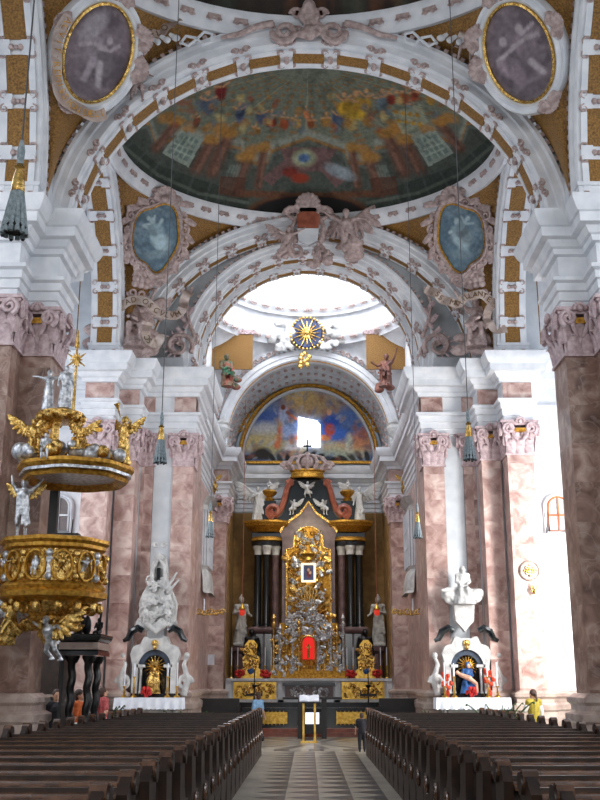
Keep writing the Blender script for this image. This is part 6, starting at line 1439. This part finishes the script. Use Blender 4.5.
# ================================================================ PEOPLE
def person(px, py, Y, label, H, shirt, trousers, hair='hair', J=STAND, rz=PI, pony=False, skirt=False, sleeves=None, bag=None, xoff=0):
    p = at(px, py, Y); J = {k: V(v) for k, v in J.items()}; mb = MB(); body(mb, J, H, 1.0, True)
    me = remesh(mb, .014, 'body', 1, 'skin'); o = bpy.data.objects.new('person', me); COL.objects.link(o); o.location = (p.x, Y, 0); o.rotation_euler.z = rz; props(o, label, 'person', 'visitors')
    g = {k: v*H for k, v in J.items()}; q = MB(); f = H
    q.cap(g['pel'], g['chest'], .1*f, .108*f, 12); q.cap(g['chest'], g['neck']-V((0,0,.03))*f, .08*f, .045*f); q.cap(g['shL'], g['shR'], .058*f, .058*f)
    for s_ in 'LR': q.cap(g['sh'+s_], g['sh'+s_].lerp(g['el'+s_], .8 if not sleeves else 1), .047*f, .042*f)
    OB('shirt', remesh(q, .014, 'shirt', 1, shirt), None, o)
    if sleeves:
        q = MB()
        for s_ in 'LR': q.cap(g['el'+s_].lerp(g['sh'+s_], .5), g['el'+s_], .05*f, .044*f); q.cap(g['el'+s_], g['ha'+s_], .042*f, .03*f)
        OB('sleeves', remesh(q, .014, 'sl', 1, sleeves), None, o)
    q = MB()
    if skirt: robe(q, J, H, .11, .17, .3)
    else:
        for s_ in 'LR': q.cap(g['hi'+s_], g['kn'+s_], .075*f, .056*f); q.cap(g['kn'+s_], g['fo'+s_]+V((0,0,.03)), .054*f, .042*f)
        q.cap(g['hiL'], g['hiR'], .08*f, .08*f)
    OB('skirt' if skirt else 'trousers', remesh(q, .014, 'tr', 1, trousers), None, o)
    q = MB(); h = g['head']; q.ell(h+V((0,.014,.02))*f, (.062*f,.066*f,.068*f), 12, 10)
    if pony: q.cap(h+V((0,.07,0))*f, h+V((0,.1,-.11))*f, .026*f, .014*f)
    else: q.ell(h+V((0,.03,-.02))*f, (.056*f,.05*f,.06*f), 10, 8)
    OB('hair', remesh(q, .012, 'hair', 1, hair), None, o)
    if bag: q = MB(); q.ell((0,.15*f,.72*f), (.1*f,.07*f,.13*f), 12, 10); OB('backpack', remesh(q, .014, 'bag', 1, bag), None, o)
    q = MB()
    for s_ in 'LR': a = g['fo'+s_]; q.cap(a+V((0,.02,-.015)), a+V((0,-.12,-.025))*f, .032*f, .026*f)
    OB('shoes', remesh(q, .012, 'sh', 0, 'blackwood'), None, o); return o
M['yellow'] = pm('olive_yellow_fabric', (158, 142, 46), (130, 116, 34), 20, .8); M['rose'] = pm('rose_fabric', (190, 92, 92), (156, 66, 70), 20, .8); M['orange'] = pm('orange_fabric', (206, 104, 44), (180, 80, 30), 20, .8)
M['navy'] = pm('dark_fabric', (40, 40, 48), (26, 26, 32), 20, .8); M['lightblue'] = pm('light_blue_fabric', (140, 180, 214), (110, 150, 190), 20, .8); M['offwhite'] = pm('off_white_fabric', (214, 212, 206), (190, 188, 184), 20, .8)
WALK = pose(foL=(-.06,.09,.04), foR=(.06,-.06,.04), knL=(-.06,.02,.28), knR=(.06,-.06,.29), haL=(-.14,.08,.5))
person(533, 692, 27.6, 'woman in a yellow vest with a ponytail facing the right side aisle', 1.53, 'yellow', 'navy', J=pose(elR=(.15,-.06,.66), haR=(.05,-.14,.66)), rz=PI+.5, pony=True, sleeves='offwhite')
person(103, 689, 27.2, 'woman in a rose dress with a backpack left of the white altar cloth', 1.58, 'rose', 'rose', J=WALK, rz=PI-.9, skirt=True, bag='navy')
person(79, 694, 22.6, 'person in an orange shirt behind the black portal columns', 1.55, 'orange', 'offwhite', J=WALK, rz=PI*.5)
person(57, 690, 22.2, 'person in dark clothes beside the near left pier base', 1.55, 'navy', 'navy', rz=.4)
person(258, 693, 32.5, 'child in a light blue shirt beyond the last pew of the left block', 1.42, 'lightblue', 'navy', rz=PI+.9, J=WALK)
person(362, 735, 27.4, 'small child in dark clothes at the end of the right pews', .95, 'navy', 'navy', rz=PI)
# ================================================================ LIGHT AND CAMERA
def area(name, loc, target, sx, sy, power, col=(1, 1, 1)):
    l = bpy.data.lights.new(name, 'AREA'); l.shape = 'RECTANGLE'; l.size = sx; l.size_y = sy; l.energy = power; l.color = col
    o = bpy.data.objects.new(name, l); COL.objects.link(o); o.location = loc
    o.rotation_euler = (V(target)-V(loc)).to_track_quat('-Z', 'Y').to_euler(); return o
DAY = (.96, .98, 1.)
area('daylight_transept_window_right', (9.1, 23.4, 6.2), (0, 28, 3), 4.5, 6, 560, DAY)
area('daylight_transept_window_left', (-9.1, 23.4, 6.2), (0, 28, 3.5), 4.5, 6, 420, DAY)
area('daylight_nave_window_right', (9.1, 14, 8.5), (0, 15, 4), 5, 8.5, 260, DAY)
area('daylight_nave_window_left', (-9.1, 14, 8.5), (0, 15, 4), 5, 8.5, 220, DAY)
area('daylight_lantern', (0, 36.3, 20.2), (0, 36.3, 0), 4.5, 4.5, 380, (1, 1, 1))
area('sunlit_aisle_window', (8.4, 24.2, 4.6), (6.9, 29.3, 2.6), 1.0, 2.2, 560, (1, .97, .92))
area('altar_lamp', (0, 39.6, 8.6), (0, 43.4, 4.5), .6, .6, 60, (1, .86, .6))
area('daylight_west_window', (0, -12, 9), (0, 20, 6), 8, 8, 1250, (1, .98, .95))  # soft fill added at the open west end, no window there
w = bpy.data.worlds.new('world'); S.world = w; w.use_nodes = True
bg = w.node_tree.nodes['Background']; bg.inputs['Color'].default_value = (.75, .83, .95, 1); bg.inputs['Strength'].default_value = .5
cam = bpy.data.cameras.new('camera'); co = bpy.data.objects.new('camera', cam); COL.objects.link(co)
co.location = (0, 0, EYE); co.rotation_euler = (PI/2+PITCH, 0, 0)
cam.sensor_fit = 'VERTICAL'; cam.sensor_height = 36; cam.lens = FPX/800*36; cam.shift_x = -8.5/800; cam.clip_end = 200; cam.clip_start = .05
S.camera = co
S.view_settings.view_transform = 'Standard'; S.view_settings.look = 'None'; S.view_settings.gamma = 1; S.view_settings.use_curve_mapping = False
S.view_settings.exposure = 0.2
